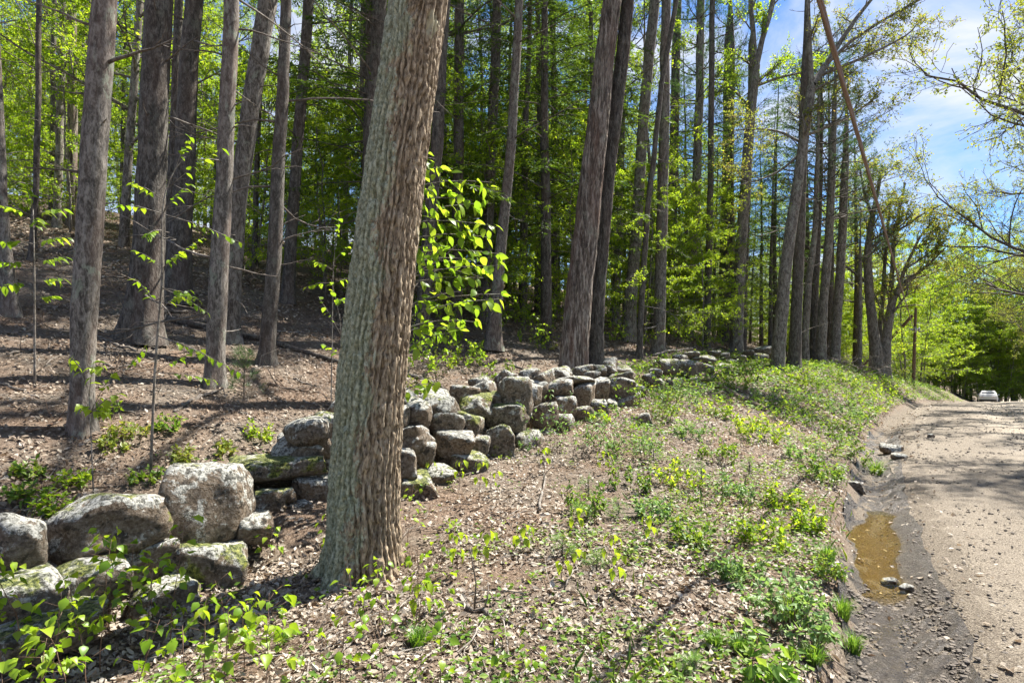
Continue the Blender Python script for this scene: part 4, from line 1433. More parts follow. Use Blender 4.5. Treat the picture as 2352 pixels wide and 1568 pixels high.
loose_rock('larger brown rock at the road edge, beyond the puddle', 2044, 1031, 54, 26, 'lump', 0, .9)
loose_rock('small pale rock just below the larger roadside rock', 2064, 1048, 36, 14, 'round', 0, .6)
loose_rock('flat mossy rock in the ditch above the puddle', 1962, 1117, 46, 26, 'block', .5, .3)
loose_rock('dark wet rock at the near end of the puddle', 2046, 1338, 42, 20, 'lump', 0, .2)
loose_rock('dark clod right of the wet rock at the puddle end', 2084, 1353, 34, 22, 'lump', 0, .2)
loose_rock('fist-sized stone lying on the road beyond the rocks', 2138, 1002, 16, 11, 'round', 0, .3)
loose_rock('low grey boulder in the weeds right of the wall end', 1480, 966, 40, 34, 'round', .4, .5)

# ================================================================== fallen wood
def fallen(name, label, cat, pts, w0, w1, mat, k=10, knots=0, lift=0.0):
    """pts: ground pixels; the log lies on the terrain"""
    rg = np.random.default_rng(int(pts[0][0] * 3 + pts[0][1]))
    P, W = [], []
    for a, (dx, dy) in enumerate(pts):
        Y = ground_hit(dx, dy + 2)
        p = at(dx, dy, Y)
        f = a / (len(pts) - 1)
        r = (w0 + (w1 - w0) * f) / 2 / FD * Y
        p[2] = hz(p[0], p[1]) + r * .7 + lift
        P.append(p); W.append(r)
    P = np.array(P)
    u = np.linspace(0, 1, 14)
    c = np.linspace(0, 1, len(P))
    Q = np.stack([np.interp(u, c, P[:, k_]) for k_ in range(3)], -1)
    Q[1:-1] += rg.normal(0, .012, (12, 3))
    R = np.interp(u, c, W)
    o = MB()
    tube(o, Q, R, k, .5, lump=.1, seed=int(pts[0][0]))
    for m in range(knots):
        i0 = int(rg.integers(2, 12))
        d = unit(rg.normal(0, 1, 3) + np.array([0, 0, .8]))
        L = .15 + .35 * rg.random()
        tube(o, np.array([Q[i0], Q[i0] + d * L * .5, Q[i0] + unit(d + rg.normal(0, .3, 3)) * L]), [R[i0] * .4, R[i0] * .3, R[i0] * .15], 4, .5)
    ob_ = o.build(name, M[mat], None, True, P[0])
    ob_.location = Vector(P[0])
    return tag(ob_, label, cat)


fallen('fallen_log', 'bare brown log lying across the sunny bank below the wall', 'log', [(1610, 870), (1660, 893), (1710, 918), (1758, 942)], 13, 11, 'deadwood', 10, 1)
fallen('fallen_log', 'long dark log lying on the slope behind the crossing pines', 'log', [(380, 735), (500, 760), (620, 785), (780, 832)], 17, 10, 'bark_dark', 10, 4)
fallen('fallen_branch', 'dark bent branch on the ground right of the great oak', 'branch', [(922, 862), (985, 872), (1030, 902), (1062, 935)], 9, 6, 'bark_dark', 7, 4)
fallen('fallen_branch', 'long pole-like branch behind the stoutest pine on the left', 'branch', [(215, 735), (300, 720), (430, 715)], 10, 7, 'twig', 7, 2)
fallen('fallen_branch', 'grey stick lying right of the little pine seedling', 'branch', [(842, 955), (760, 955), (640, 962)], 6, 4, 'stick', 6, 1)
fallen('fallen_branch', 'pale thin stick slanting down toward the wall', 'branch', [(550, 945), (600, 968), (640, 988)], 5, 3, 'stick', 6)
fallen('fallen_branch', 'mossy branch below the slim sapling left of the pine seedling', 'branch', [(500, 900), (450, 915), (400, 945)], 10, 7, 'twig', 6, 2)
fallen('fallen_branch', 'grey branch left of the stoutest pine foot', 'branch', [(215, 770), (285, 800), (420, 830)], 8, 5, 'twig', 6, 3)
fallen('fallen_branch', 'straight stick at the far left edge of the slope', 'branch', [(0, 880), (50, 895), (90, 915)], 7, 5, 'stick', 6, 1)
fallen('fallen_branch', 'reddish stick under the lichen-spotted pine', 'branch', [(60, 990), (110, 985), (142, 962)], 7, 4, 'twig_red', 6, 2)
fallen('fallen_branch', 'thin stick between oak and double trunk', 'branch', [(1160, 835), (1210, 850), (1280, 862)], 6, 4, 'stick', 6, 2)
fallen('fallen_branch', 'thin twig trail in the litter right of the oak base', 'branch', [(1380, 1262), (1330, 1290), (1300, 1350)], 6, 4, 'stick', 6, 2, .02)
fallen('fallen_branch', 'crooked pale stick standing in the litter by the wall shrub', 'branch', [(1240, 1175), (1250, 1100), (1252, 1040)], 7, 5, 'stick', 6, 1, .02)
fallen('fallen_branch', 'dark fallen branch across the litter in the foreground', 'branch', [(1030, 1380), (1110, 1410), (1185, 1440)], 14, 8, 'twig', 7, 3)
fallen('fallen_branch', 'curved thin stick at the bottom centre', 'branch', [(1420, 1528), (1500, 1545), (1560, 1520)], 6, 4, 'twig', 6, 2)
fallen('fallen_branch', 'thin stick among sunny leaves at lower middle', 'branch', [(1560, 1470), (1640, 1440), (1720, 1455)], 6, 3, 'twig_red', 6, 2)
fallen('fallen_branch', 'stick leaning on the far part of the wall', 'branch', [(1500, 842), (1540, 830), (1590, 822)], 5, 3, 'stick', 6, 1, .35)
fallen('fallen_branch', 'grey stick on the bank above the log', 'branch', [(1860, 870), (1835, 850), (1818, 835)], 4, 3, 'stick', 6, 1)

rgs = np.random.default_rng(404)
STICKS = []
for k_ in range(22):
    dx, dy = float(rgs.uniform(10, 760)), float(rgs.uniform(690, 1010))
    l_ = float(rgs.uniform(40, 130)); sl = float(rgs.normal(0, .22))
    STICKS.append(fallen('fallen_stick', 'dead grey stick lying in the litter of the left slope', 'stick', [(dx, dy), (dx + l_ * .5, dy + l_ * .5 * sl + 3), (dx + l_, dy + l_ * sl)], 4.5 + 3 * rgs.random(), 3, ['stick', 'twig', 'deadwood'][k_ % 3], 6, 2))
    STICKS[-1]['group'] = 'sticks on the left slope'
for k_, o in enumerate(sorted(STICKS, key=lambda o: o.location.x / o.location.y)):
    o['label'] += ', ' + 'first second third fourth fifth sixth seventh eighth ninth tenth eleventh twelfth thirteenth fourteenth fifteenth sixteenth seventeenth eighteenth nineteenth twentieth twenty-first twenty-second'.split()[k_] + ' from the left'

# dead brush heap beside the road, under the forked tree
rgb_ = np.random.default_rng(9)
hp = at(1940, 850, ground_hit(1940, 850)); hp[2] = hz(hp[0], hp[1])
bp = thing('brush_heap', 'heap of dead grey branches left of the forked roadside tree', 'brush heap', hp)
for m in range(26):
    b = MB()
    az = rgb_.random() * 6.28
    p = hp + np.array([rgb_.normal(0, 1.1), rgb_.normal(0, .6), 0])
    p[2] = hz(p[0], p[1]) + .05 + .35 * rgb_.random()
    dead_branch(b, rgb_, p, np.array([math.cos(az), math.sin(az), .15 + .3 * rgb_.random()]), 1.0 + rgb_.random() * 1.3, .022)
    b.build('branch', M['stick'] if m % 3 else M['twig'], bp, True, hp)

# ================================================================== utility pole, brace, cable
YP = 40.0
pb = at(2098, 872, YP); pt = at(2103, 709, YP)
pole = thing('utility_pole', 'short brown wooden utility pole on the far roadside bank', 'utility pole', (pb[0], pb[1], hz(pb[0], pb[1]) - .3))
po = np.array(pole.location)
m_ = MB(); q_ = np.linspace(0, 1, 12)[:, None]
tube(m_, np.concatenate([[[pb[0], pb[1], po[2]]], pb + (pt - pb) * q_]), np.linspace(.115, .085, 13), 12, .5, lump=.03)
m_.build('post', M['pole_wood'], pole, True, po)
ca = at(2100, 757, YP - .15)
m_ = MB(); tube(m_, np.array([ca + [-.35, 0, .02], ca + [.25, 0, .02]]), [.05, .05], 8, .5); tube(m_, np.array([ca + [0, -.1, -.2], ca + [0, -.1, .18]]), [.06, .045], 8, .5)
m_.build('cable_clamp', M['metal'], pole, True, po)
m_ = MB(); tube(m_, np.array([pt + [0, 0, -.15], pt + [0, 0, .12]]), [.09, .02], 10, .5)
m_.build('post_cap', M['pole_wood'], pole, True, po)
m_ = MB(); tube(m_, np.array([ca + [.2, -.18, -.1], ca + [.2, -.19, .12]]), [.07, .07], 10, .5)
m_.build('insulator', M['metal'], pole, True, po)
bl = ground_hit(1950, 838)
b0 = at(2096, 724, YP + .4); b1 = at(1962, 830, YP + 3.5); b1[2] = min(b1[2], hz(b1[0], b1[1]) + .1)
m_ = MB(); tube(m_, b0 + (b1 - b0) * np.linspace(0, 1, 12)[:, None] + np.array([[0, 0, -.15 * math.sin(math.pi * z)] for z in np.linspace(0, 1, 12)]), np.linspace(.11, .06, 12), 10, .5, lump=.06)
o = m_.build('leaning_dead_trunk', M['pole_wood'], None, True, b1); o.location = Vector(b1)
tag(o, 'dead trunk leaning from the utility pole top down to the left', 'dead trunk')

w0 = at(1882, 0, 4.2); w1 = ca.copy()
dirw = (w1 - w0)
cable = thing('overhead_cable', 'thick twisted brown overhead cable running from above the camera to the pole', 'cable', w1)
for k_ in range(3):
    m_ = MB()
    u = np.linspace(-.45, 1, 260)
    base_ = w0 + dirw * u[:, None]
    base_[:, 2] += -.10 * np.sin(np.clip(u, 0, 1) * math.pi) + np.where(u < 0, -u * .9, 0)
    ph = u * 90 + k_ * 2.1
    base_[:, 0] += .012 * np.cos(ph); base_[:, 2] += .012 * np.sin(ph)
    tube(m_, base_, .0135, 6, .5)
    m_.build('strand', M['cable'], cable, True, w1)

# ================================================================== car beyond the crest
def car():
    Y = 72.0
    x = (2270 - CX) / FD * Y
    z = float(road_drop(np.array([Y]))[0]) + .05
    t = thing('white_car', 'white car driving away just beyond the crest of the dirt road', 'car', (x, Y, z), None, -math.atan2(.849, 1))
    W = .92

    def loft(name, secs, mat, parent=t):
        """secs: (y, half width, z bottom, z top, half width top)"""
        mb = MB()
        ring = []
        for (y, w, zb, zt, wt) in secs:
            ring.append([(-w, y, zb), (w, y, zb), (w * 1.02, y, zb + (zt - zb) * .45), (wt, y, zt), (-wt, y, zt), (-w * 1.02, y, zb + (zt - zb) * .45)])
        R = np.array(ring)
        n, k = R.shape[:2]
        q = [[a * k + b, a * k + (b + 1) % k, (a + 1) * k + (b + 1) % k, (a + 1) * k + b] for a in range(n - 1) for b in range(k)]
        caps = []
        for a in (0, n - 1):
            c = [a * k + b for b in range(k)]
            if a == 0:
                c = c[::-1]
            caps += [[c[0], c[1], c[2]], [c[0], c[2], c[3]], [c[0], c[3], c[4]], [c[0], c[4], c[5]]]
        mb.add(R.reshape(-1, 3), q, caps)
        return mb.build(name, M[mat], parent)
    loft('body', [(-2.2, .78, .42, .92, .74), (-2.12, .88, .32, 1.0, .84), (-1.6, .92, .28, 1.02, .88), (0, .92, .28, 1.0, .88), (1.3, .92, .28, .96, .86), (2.0, .86, .32, .84, .74), (2.2, .74, .4, .74, .64)], 'car_white')
    cabin = loft('cabin', [(-2.0, .80, 1.0, 1.08, .74), (-1.55, .80, 1.0, 1.46, .62), (-.9, .80, 1.0, 1.56, .62), (.2, .80, 1.0, 1.55, .62), (1.15, .80, .97, 1.02, .74)], 'car_white')

    def slab(name, pts, mat, parent=t, th=.02):
        p = np.array(pts, float)
        n = unit(np.cross(p[1] - p[0], p[2] - p[0]))
        mb = MB()
        v = np.concatenate([p, p - n * th])
        k = len(p)
        q = [[a, (a + 1) % k, k + (a + 1) % k, k + a][::-1] for a in range(k)]
        mb.add(v, q + ([[0, 1, 2, 3], [7, 6, 5, 4]] if k == 4 else []))
        return mb.build(name, M[mat], parent)
    slab('rear_window', [(-.66, -1.985, 1.09), (.66, -1.985, 1.09), (.56, -1.60, 1.42), (-.56, -1.60, 1.42)], 'car_glass', cabin)
    slab('rear_bumper', [(-.84, -2.23, .36), (.84, -2.23, .36), (.82, -2.24, .55), (-.82, -2.24, .55)], 'car_black')
    slab('number_plate', [(-.26, -2.245, .66), (.26, -2.245, .66), (.26, -2.235, .79), (-.26, -2.235, .79)], 'plate')
    for s in (-1, 1):
        a = [(s * .80, -2.17, .80), (s * .52, -2.215, .80), (s * .52, -2.20, .93), (s * .80, -2.15, .95)]
        slab('tail_light', a if s < 0 else a[::-1], 'car_red', th=.04)
        a = [(s * .825, -1.5, 1.06), (s * .825, .6, 1.06), (s * .66, .1, 1.46), (s * .66, -1.2, 1.46)]
        slab('side_window', a if s > 0 else a[::-1], 'car_glass', cabin)
        m = MB(); tube(m, np.array([(s * .86, .75, 1.02), (s * 1.02, .72, 1.05)]), [.05, .08], 6, .5); m.build('mirror', M['car_white'], t)
        for yy in (-1.35, 1.35):
            wl = MB()
            tube(wl, np.array([(s * .70, yy, .33), (s * .93, yy, .33)]), [.34, .34], 20, .5)
            w_ = wl.build('wheel', M['car_black'], t, True)
            rm = MB()
            tube(rm, np.array([(s * .90, yy, .33), (s * .945, yy, .33)]), [.2, .19], 16, .5)
            rm.build('rim', M['car_rim'], w_, True)


car()
# ================================================================== woods behind
TAKEN = []


def free(x, y, d):
    for (a, b) in TAKEN:
        if (a - x) ** 2 + (b - y) ** 2 < d * d:
            return False
    TAKEN.append((x, y))
    return True


rf = np.random.default_rng(2024)


ORD = 'first second third fourth fifth sixth seventh eighth ninth tenth eleventh twelfth thirteenth fourteenth fifteenth sixteenth seventeenth eighteenth nineteenth twentieth twenty-first twenty-second twenty-third twenty-fourth twenty-fifth twenty-sixth twenty-seventh twenty-eighth twenty-ninth thirtieth'.split()
ORD += ['thirty-' + o for o in ORD[:9]] + ['fortieth']


def number_from_left(roots, most=40):
    """members of one kind told apart by their order in the picture"""
    by = {}
    for r in roots:
        by.setdefault(r['label'], []).append(r)
    for lb, rs in by.items():
        if 1 < len(rs) <= most:
            for k, r in enumerate(sorted(rs, key=lambda r: r.location.x / max(r.location.y, .1))):
                r['label'] = lb + ', ' + ORD[k] + ' from the left'


WOODS = []


def scatter(n, kinds, dxr, Yr, sr, name_label, mind=1.6, scr=(.8, 1.2)):
    made = tries = 0
    while made < n and tries < n * 60:
        tries += 1
        Y = Yr[0] + (Yr[1] - Yr[0]) * rf.random() ** .85
        dx = dxr[0] + (dxr[1] - dxr[0]) * rf.random()
        x = (dx - CX) / FD * Y
        s = float(side(x, Y))
        if not (sr[0] <= s <= sr[1]) or not free(x, Y, mind):
            continue
        kind, i = kinds[int(rf.integers(len(kinds)))]
        nm, lb, ct, gp = name_label[kind]
        r_ = place(kind, i, nm, lb, ct, x, Y, scr[0] + (scr[1] - scr[0]) * rf.random(), rf.random() * 6.28, gp)
        WOODS.append(r_)
        made += 1


LEFT = {'dec': ('hardwood_tree', 'slender hardwood in bright leaf on the upper left slope', 'hardwood tree', 'hardwoods of the upper left slope'),
        'beech': ('beech_sapling', 'low beech with flat bright green sprays on the left slope', 'beech', 'young beeches on the left slope'),
        'hem': ('hemlock_tree', 'drooping dark hemlock standing on the left slope', 'hemlock', 'hemlocks of the left slope')}
MID = {'dec': ('hardwood_tree', 'slender hardwood in bright young leaf deep behind the double trunk', 'hardwood tree', 'hardwoods behind the double trunk'),
       'beech': ('beech_sapling', 'bright green young beech in the thicket behind the wall', 'beech', 'young beeches behind the wall'),
       'hem': ('hemlock_tree', 'drooping dark hemlock in the middle of the woods', 'hemlock', 'hemlocks in the middle of the woods')}
RIGHT = {'dec': ('hardwood_tree', 'leafy hardwood behind the trunks along the road bank', 'hardwood tree', 'hardwoods behind the road bank'),
         'beech': ('beech_sapling', 'bright green young tree between the trunks by the road bank', 'beech', 'young trees by the road bank'),
         'hem': ('hemlock_tree', 'dark hemlock behind the trunks along the road bank', 'hemlock', 'hemlocks behind the road bank')}
FARR = {'far': ('far_tree', 'distant leafy tree of the woods beyond the crest of the road', 'tree', 'woods beyond the crest'),
        'dec': ('far_tree', 'distant leafy tree of the woods beyond the crest of the road', 'tree', 'woods beyond the crest'),
        'oak': ('budding_oak', 'oak with thin budding crown by the road where it dips away', 'oak tree', 'budding oaks by the far road')}
scatter(30, [('dec', 0), ('dec', 1), ('dec', 2)], (-250, 900), (16, 60), (9, 80), LEFT, 2.2)
scatter(28, [('beech', 0), ('beech', 1), ('beech', 2)], (-150, 950), (16, 34), (8, 60), LEFT, 1.8)
scatter(2, [('hem', 0), ('hem', 2)], (740, 870), (14, 19), (8.5, 60), LEFT, 1.6)
scatter(8, [('hem', 0), ('hem', 1), ('hem', 2)], (-300, 800), (17, 40), (10, 60), LEFT, 2.4)
scatter(10, [('hem', 0), ('hem', 1), ('hem', 2)], (900, 1450), (17, 34), (7.5, 60), MID, 2.0)
scatter(4, [('hem', 0), ('hem', 2)], (930, 1290), (16, 23), (7.5, 40), MID, 1.8)
scatter(9, [('hem', 0), ('hem', 2)], (1560, 1960), (25, 36), (6.2, 30), RIGHT, 1.8, (.75, .95))
scatter(16, [('dec', 0), ('dec', 1), ('dec', 2)], (900, 1500), (22, 70), (7.5, 80), MID, 2.2)
scatter(26, [('beech', 0), ('beech', 1), ('beech', 2)], (950, 1560), (17, 38), (6.5, 40), MID, 1.6)
scatter(22, [('beech', 0), ('beech', 2)], (1800, 2140), (38, 76), (2.5, 16), {'beech': ('roadside_sapling', 'bright leafy sapling filling the roadside by the utility pole', 'sapling', 'saplings by the utility pole')}, 1.6, (1.1, 1.8))
scatter(9, [('hem', 0), ('hem', 2)], (900, 1360), (21, 38), (8, 60), MID, 1.8, (.9, 1.25))
scatter(10, [('dec', 0), ('dec', 2)], (860, 1400), (24, 52), (8, 60), MID, 1.8)
scatter(8, [('dec', 0), ('dec', 1)], (-200, 860), (22, 48), (10, 70), LEFT, 1.8)
scatter(8, [('hem', 0), ('hem', 1), ('hem', 2)], (1480, 1960), (24, 50), (6.2, 40), RIGHT, 2.0, (.7, 1.0))
scatter(20, [('dec', 0), ('dec', 1), ('dec', 2)], (1450, 1990), (26, 75), (6.5, 60), RIGHT, 2.2)
scatter(26, [('beech', 0), ('beech', 1), ('beech', 2)], (1480, 1980), (20, 52), (5.6, 30), RIGHT, 1.6)
scatter(14, [('far', 0), ('far', 1)], (1960, 2200), (46, 110), (4.5, 60), FARR, 2.5, (.7, .95))
scatter(24, [('far', 0), ('far', 0), ('dec', 1)], (2090, 2460), (78, 104), (-60, 9), FARR, 2.2, (1.15, 1.6))
scatter(30, [('beech', 0), ('beech', 2)], (2090, 2440), (76.5, 90), (-60, 9), {'beech': ('far_sapling', 'distant low green sapling under the woods beyond the crest', 'sapling', 'saplings beyond the crest')}, 1.5, (1.0, 1.5))
scatter(16, [('beech', 0), ('beech', 2)], (2110, 2420), (78, 90), (-60, 9), {'beech': ('far_bright_tree', 'tall bright green young tree behind the car at the road end', 'tree', 'bright trees behind the car')}, 1.5, (1.8, 2.6))
# oaks whose crowns hang in from the right across the road
for (y, s_o, i_, sc, rz, lb) in ((13.5, -8.2, 2, 1.05, .2, 'budding oak out of frame on the right, bare limbs entering at the top right corner'),
                               (20.5, -7.1, 0, 1.51, 3.6, 'budding oak across the road, dark crooked limbs hanging in at the right edge'),
                               (28, -7.1, 1, 1.68, 4.0, 'budding oak across the road with yellowish young leaves at mid right'),
                               (37, -7.1, 2, 1.34, 1.0, 'budding oak farther down the right side of the road'),
                               (47, -7.1, 0, 1.51, 5.0, 'budding oak near the crest on the right side of the road'),
                               (58, -8.0, 1, 1.5, 3.0, 'budding oak just before the car on the right side of the road'),
                               (70, -7.8, 0, 1.3, .3, 'budding oak level with the car on the right side of the road')):
    place('oak', i_, 'budding_oak', lb, 'oak tree', float(road_edge(y)) - s_o / .83, y, sc, rz)
for (dx, Y, i_, sc, rz) in ((1040, 17.5, 0, 1.1, .3), (1118, 16.5, 2, .85, 1.4), (1205, 18.5, 2, .95, 2.6), (900, 15.5, 2, .95, .9), (748, 15.5, 2, .8, 2.0), (1480, 23.5, 2, .9, 1.1), (1640, 27, 2, 1.0, 4.4), (1560, 25, 0, 1.1, 2.7)):
    WOODS.append(place('beech', i_, 'young_maple', 'young maple with bright layered leaves reaching among the tall trunks', 'maple', (dx - CX) / FD * Y, Y, sc, rz, 'young maples among the trunks'))
number_from_left(WOODS)
# white pines seen against the sky behind the roadside trees
for (dx, Y, h, c0, lb) in ((1905, 33, 17, 5.5, 'white pine with feathery flat boughs against the sky'), (1965, 37, 15, 4.5, 'smaller white pine right of the feathery pine'), (1850, 36, 19, 7, 'tall white pine behind the roadside maple')):
    x = (dx - CX) / FD * Y
    g = hz(x, Y)
    t = thing('white_pine', lb, 'pine tree', (x, Y, g - .05))
    m_ = MB(); tube(m_, np.array([[0, 0, -.2], [.1, 0, h * .4], [0, .1, h]]), [.2, .15, .03], 12, .5, lump=.04); m_.build('trunk', M['bark_dark'], t, True)
    for nm, me in zip(('branch', 'crown'), V['pine'][1]):
        o = obj(nm, me, t); o.location = (0, 0, c0); o.scale = (1.0, 1.0, (h - c0) / 10)

# ================================================================== near saplings and seedlings, every leaf its own part
def leaf_shape(name, L, W, mat, heart=False, r=.5, cup=.2, droop=.25, n=6, teeth=0.0):
    f = np.linspace(0, 1, n + 1)
    if heart:
        wd = np.sin(np.pi * np.clip(f, 0, 1) ** .62) * (1 - .25 * f)
    else:
        wd = np.sin(np.pi * f ** .8)
    wd = np.maximum(wd, 0) * W / 2
    if teeth:
        wd[1:-1] *= 1 + teeth * np.where(np.arange(1, n) % 2 == 0, 1, -1)
    mid = np.stack([0 * f, f * L, -droop * L * f ** 2], -1)
    lf = mid + np.stack([-wd, 0 * f - (.12 * L if heart else 0) * np.exp(-f * 8), cup * wd], -1)
    rt = mid + np.stack([wd, 0 * f - (.12 * L if heart else 0) * np.exp(-f * 8), cup * wd], -1)
    v = np.concatenate([mid, lf, rt])
    a = np.arange(n)
    k = n + 1
    q = np.concatenate([np.stack([a, a + 1, k + a + 1, k + a], -1), np.stack([a, 2 * k + a, 2 * k + a + 1, a + 1], -1)])
    mb = MB()
    mb.add(v, q, None, r)
    # petiole
    tube(mb, np.array([[0, -.25 * L, .03 * L], [0, 0, 0]]), [.0012, .001], 3, r, cap=False)
    return mb.mesh(name, M[mat], True)


LV = {}
LV['beech'] = [leaf_shape('leaf', .10, .06, 'leaf_beech', False, r, .12, .35) for r in (.1, .4, .7, 1.0)]
LV['heart'] = [leaf_shape('leaf', .075, .066, 'leaf_seedling', True, r, c, d, teeth=.04) for r, c, d in ((.1, .25, .3), (.35, -.2, .4), (.6, .35, .2), (.85, .1, .5), (1, .5, .3))]
LV['spring'] = [leaf_shape('leaf', .07, .042, 'leaf_seedling', False, r, .2, .4) for r in (.2, .5, .9)]
LV['yellow'] = [leaf_shape('leaf', .065, .05, 'leaf_seedling', True, r, .3, .5, teeth=.12) for r in (.9, 1.0)]
LV['pale'] = [leaf_shape('leaf', .06, .036, 'leaf_pale', False, r, .2, .3) for r in (.2, .6, 1.0)]


def put_leaf(parent, me, p, d, rg, sc=1.0, base=None, roll=.3):
    o = obj('leaf', me, parent)
    d = Vector(d).normalized()
    q = d.to_track_quat('Y', 'Z')
    q = q @ Quaternion((0, 1, 0), rg.normal(0, roll))
    o.rotation_mode = 'QUATERNION'
    o.rotation_quaternion = q
    o.location = Vector(p if base is None else np.asarray(p) - base)
    o.scale = (sc, sc, sc)
    return o


def near_beech():
    """the bright beech just right of the oak; its trunk stands behind the oak"""
    rg = np.random.default_rng(12)
    Y = 6.9
    b = at(905, 980, Y); b[2] = hz(b[0], b[1]) - .05
    t = thing('beech_sapling', 'beech sapling with large bright green hanging leaves right of the great oak', 'beech', b)
    st = MB()
    top = at(925, 330, Y)
    line = np.array([b, at(908, 760, Y), at(915, 550, Y), top])
    tube(st, line, [.028, .022, .016, .006], 8, .5)
    rows = [(380, 1040), (420, 1130), (460, 1085), (500, 1150), (540, 1120), (575, 1155), (600, 1090), (640, 1110), (675, 1160), (705, 1155), (730, 1100), (755, 1060), (780, 1040), (890, 1010), (440, 1000), (560, 1030), (690, 1010), (360, 1000), (620, 1160), (470, 1130)]
    cnt = 0
    for k_, (row, xe_) in enumerate(rows):
        y0 = Y + rg.normal(0, .12)
        a = at(912 + (980 - row) * .02, row + 25 + rg.normal(0, 8), Y)
        e = at(xe_, row + rg.normal(0, 10), Y - .7 * rg.random() + .3)
        m = (a + e) / 2 + np.array([0, 0, .07])
        tube(st, np.array([a, (a + m) / 2 + [0, 0, .02], m, (m + e) / 2 + [0, 0, .01], e]), [.011, .008, .006, .0045, .003], 5, .5)
        n = int(8 + (xe_ - 940) / 20)
        for j in range(n):
            f = .22 + .78 * (j + rg.random() * .7) / n
            p = a * (1 - f) ** 2 + 2 * m * f * (1 - f) + e * f * f
            p = p + rg.normal(0, .03, 3) * np.array([1, 1.6, 1.3])
            sdv = 1 if j % 2 else -1
            d = unit((e - a) * .3 + np.array([.15, .45 * sdv, 0]) + np.array([0, 0, -.5]) + rg.normal(0, .42, 3))
            put_leaf(t, LV['beech'][int(rg.integers(4))], p, d, rg, 1.0 + .6 * rg.random(), b, .6)
            cnt += 1
    st.build('stem', M['bark_grey'], t, True, b)
    print('beech leaves', cnt)


near_beech()


def slim_sapling(label, stem_px, Y, sprays, leaf, seed, r0=.012, sc=1.0, name='sapling', cat='sapling', nper=9, droop=.35):
    rg = np.random.default_rng(seed)
    pts = np.array([at(dx, dy, Y) for dx, dy in stem_px])
    pts[0][2] = hz(pts[0][0], pts[0][1]) - .03
    b = pts[0].copy()
    t = thing(name, label, cat, b)
    st = MB()
    u = np.linspace(0, 1, len(pts)); uu = np.linspace(0, 1, 16)
    Q = np.stack([np.interp(uu, u, pts[:, k]) for k in range(3)], -1)
    Q[1:-1] = (Q[:-2] + 2 * Q[1:-1] + Q[2:]) / 4
    tube(st, Q, np.linspace(r0, r0 * .3, 16), 7, .5)
    for (x0, y0, x1, y1, dY) in sprays:
        a = at(x0, y0, Y); e = at(x1, y1, Y + dY)
        i0 = int(np.argmin(np.linalg.norm(Q - a, axis=1))); a = Q[i0]
        m = (a + e) / 2 + np.array([0, 0, .03])
        tube(st, np.array([a, m, e]), [.004, .003, .0015], 4, .5)
        n = nper
        for j in range(n):
            f = .3 + .7 * (j + .6 * rg.random()) / n
            p = a * (1 - f) ** 2 + 2 * m * f * (1 - f) + e * f * f
            sdv = 1 if j % 2 else -1
            side_v = unit(np.cross(e - a, [0, 0, 1.0]))
            d = unit(unit(e - a) * .5 + side_v * sdv * .7 + np.array([0, 0, -droop]) + rg.normal(0, .25, 3))
            put_leaf(t, LV[leaf][int(rg.integers(len(LV[leaf])))], p, d, rg, sc * (.75 + .5 * rg.random()), b)
    st.build('stem', M['stick'], t, True, b)


slim_sapling('slim pale-stemmed sapling with airy sprays in front of the stoutest pine', [(345, 930), (356, 820), (370, 690), (374, 600), (371, 500), (378, 440), (400, 390), (425, 360)], 5.6,
             [(400, 390, 440, 310, 0), (378, 440, 520, 335, -.2), (372, 480, 440, 420, -.2), (378, 450, 300, 420, .1), (371, 500, 260, 470, .1), (372, 540, 330, 545, -.3), (374, 600, 310, 575, .1), (374, 640, 460, 690, -.3), (372, 660, 480, 720, -.1), (371, 690, 310, 640, .1),
              (370, 700, 440, 665, 0), (366, 750, 500, 830, -.2), (362, 800, 560, 860, -.3), (360, 810, 300, 840, .1), (374, 600, 470, 545, .2), (371, 500, 560, 560, .2), (360, 830, 470, 800, 0), (374, 620, 420, 580, 0), (356, 860, 500, 875, -.2)], 'spring', 31, .013, 1.0, nper=9)
slim_sapling('thin sapling with flat leaf sprays at the far left edge', [(80, 740), (79, 640), (78, 560), (76, 480)], 6.8,
             [(78, 560, -20, 555, 0), (78, 560, 160, 545, -.2), (79, 600, -10, 605, 0), (79, 610, 155, 590, -.2), (79, 640, 150, 640, 0), (79, 650, 0, 660, .1), (78, 500, 150, 480, -.2), (77, 500, -10, 470, .2), (76, 480, 60, 430, 0), (79, 680, 130, 680, 0), (78, 520, 90, 500, -.4)], 'beech', 32, .014, .95, nper=9)
slim_sapling('small maple seedling with yellowish leaves at the lichen-spotted pine foot', [(215, 985), (205, 900), (190, 850), (165, 820)], 5.2,
             [(200, 880, 160, 815, 0), (205, 900, 215, 830, -.1), (195, 860, 240, 840, -.1), (212, 950, 185, 930, -.1), (210, 930, 265, 850, 0), (214, 970, 240, 950, 0), (212, 960, 280, 900, 0)], 'yellow', 33, .006, 1.2, nper=5, droop=.6)
slim_sapling('beech seedling with a few leaves right of the slope pines', [(760, 700), (765, 620), (770, 560)], 8.0,
             [(768, 600, 830, 540, 0), (768, 620, 720, 600, 0), (766, 640, 820, 640, 0), (770, 560, 780, 500, 0), (764, 660, 700, 660, 0), (762, 690, 800, 690, 0)], 'beech', 34, .009, .9, nper=7)
slim_sapling('leafy beech seedling left of the oak at eye level', [(800, 1000), (790, 850), (780, 720)], 7.4,
             [(785, 780, 730, 680, 0), (785, 740, 820, 690, 0), (788, 820, 740, 790, 0), (782, 730, 760, 640, 0)], 'beech', 35, .009, .9, nper=6)

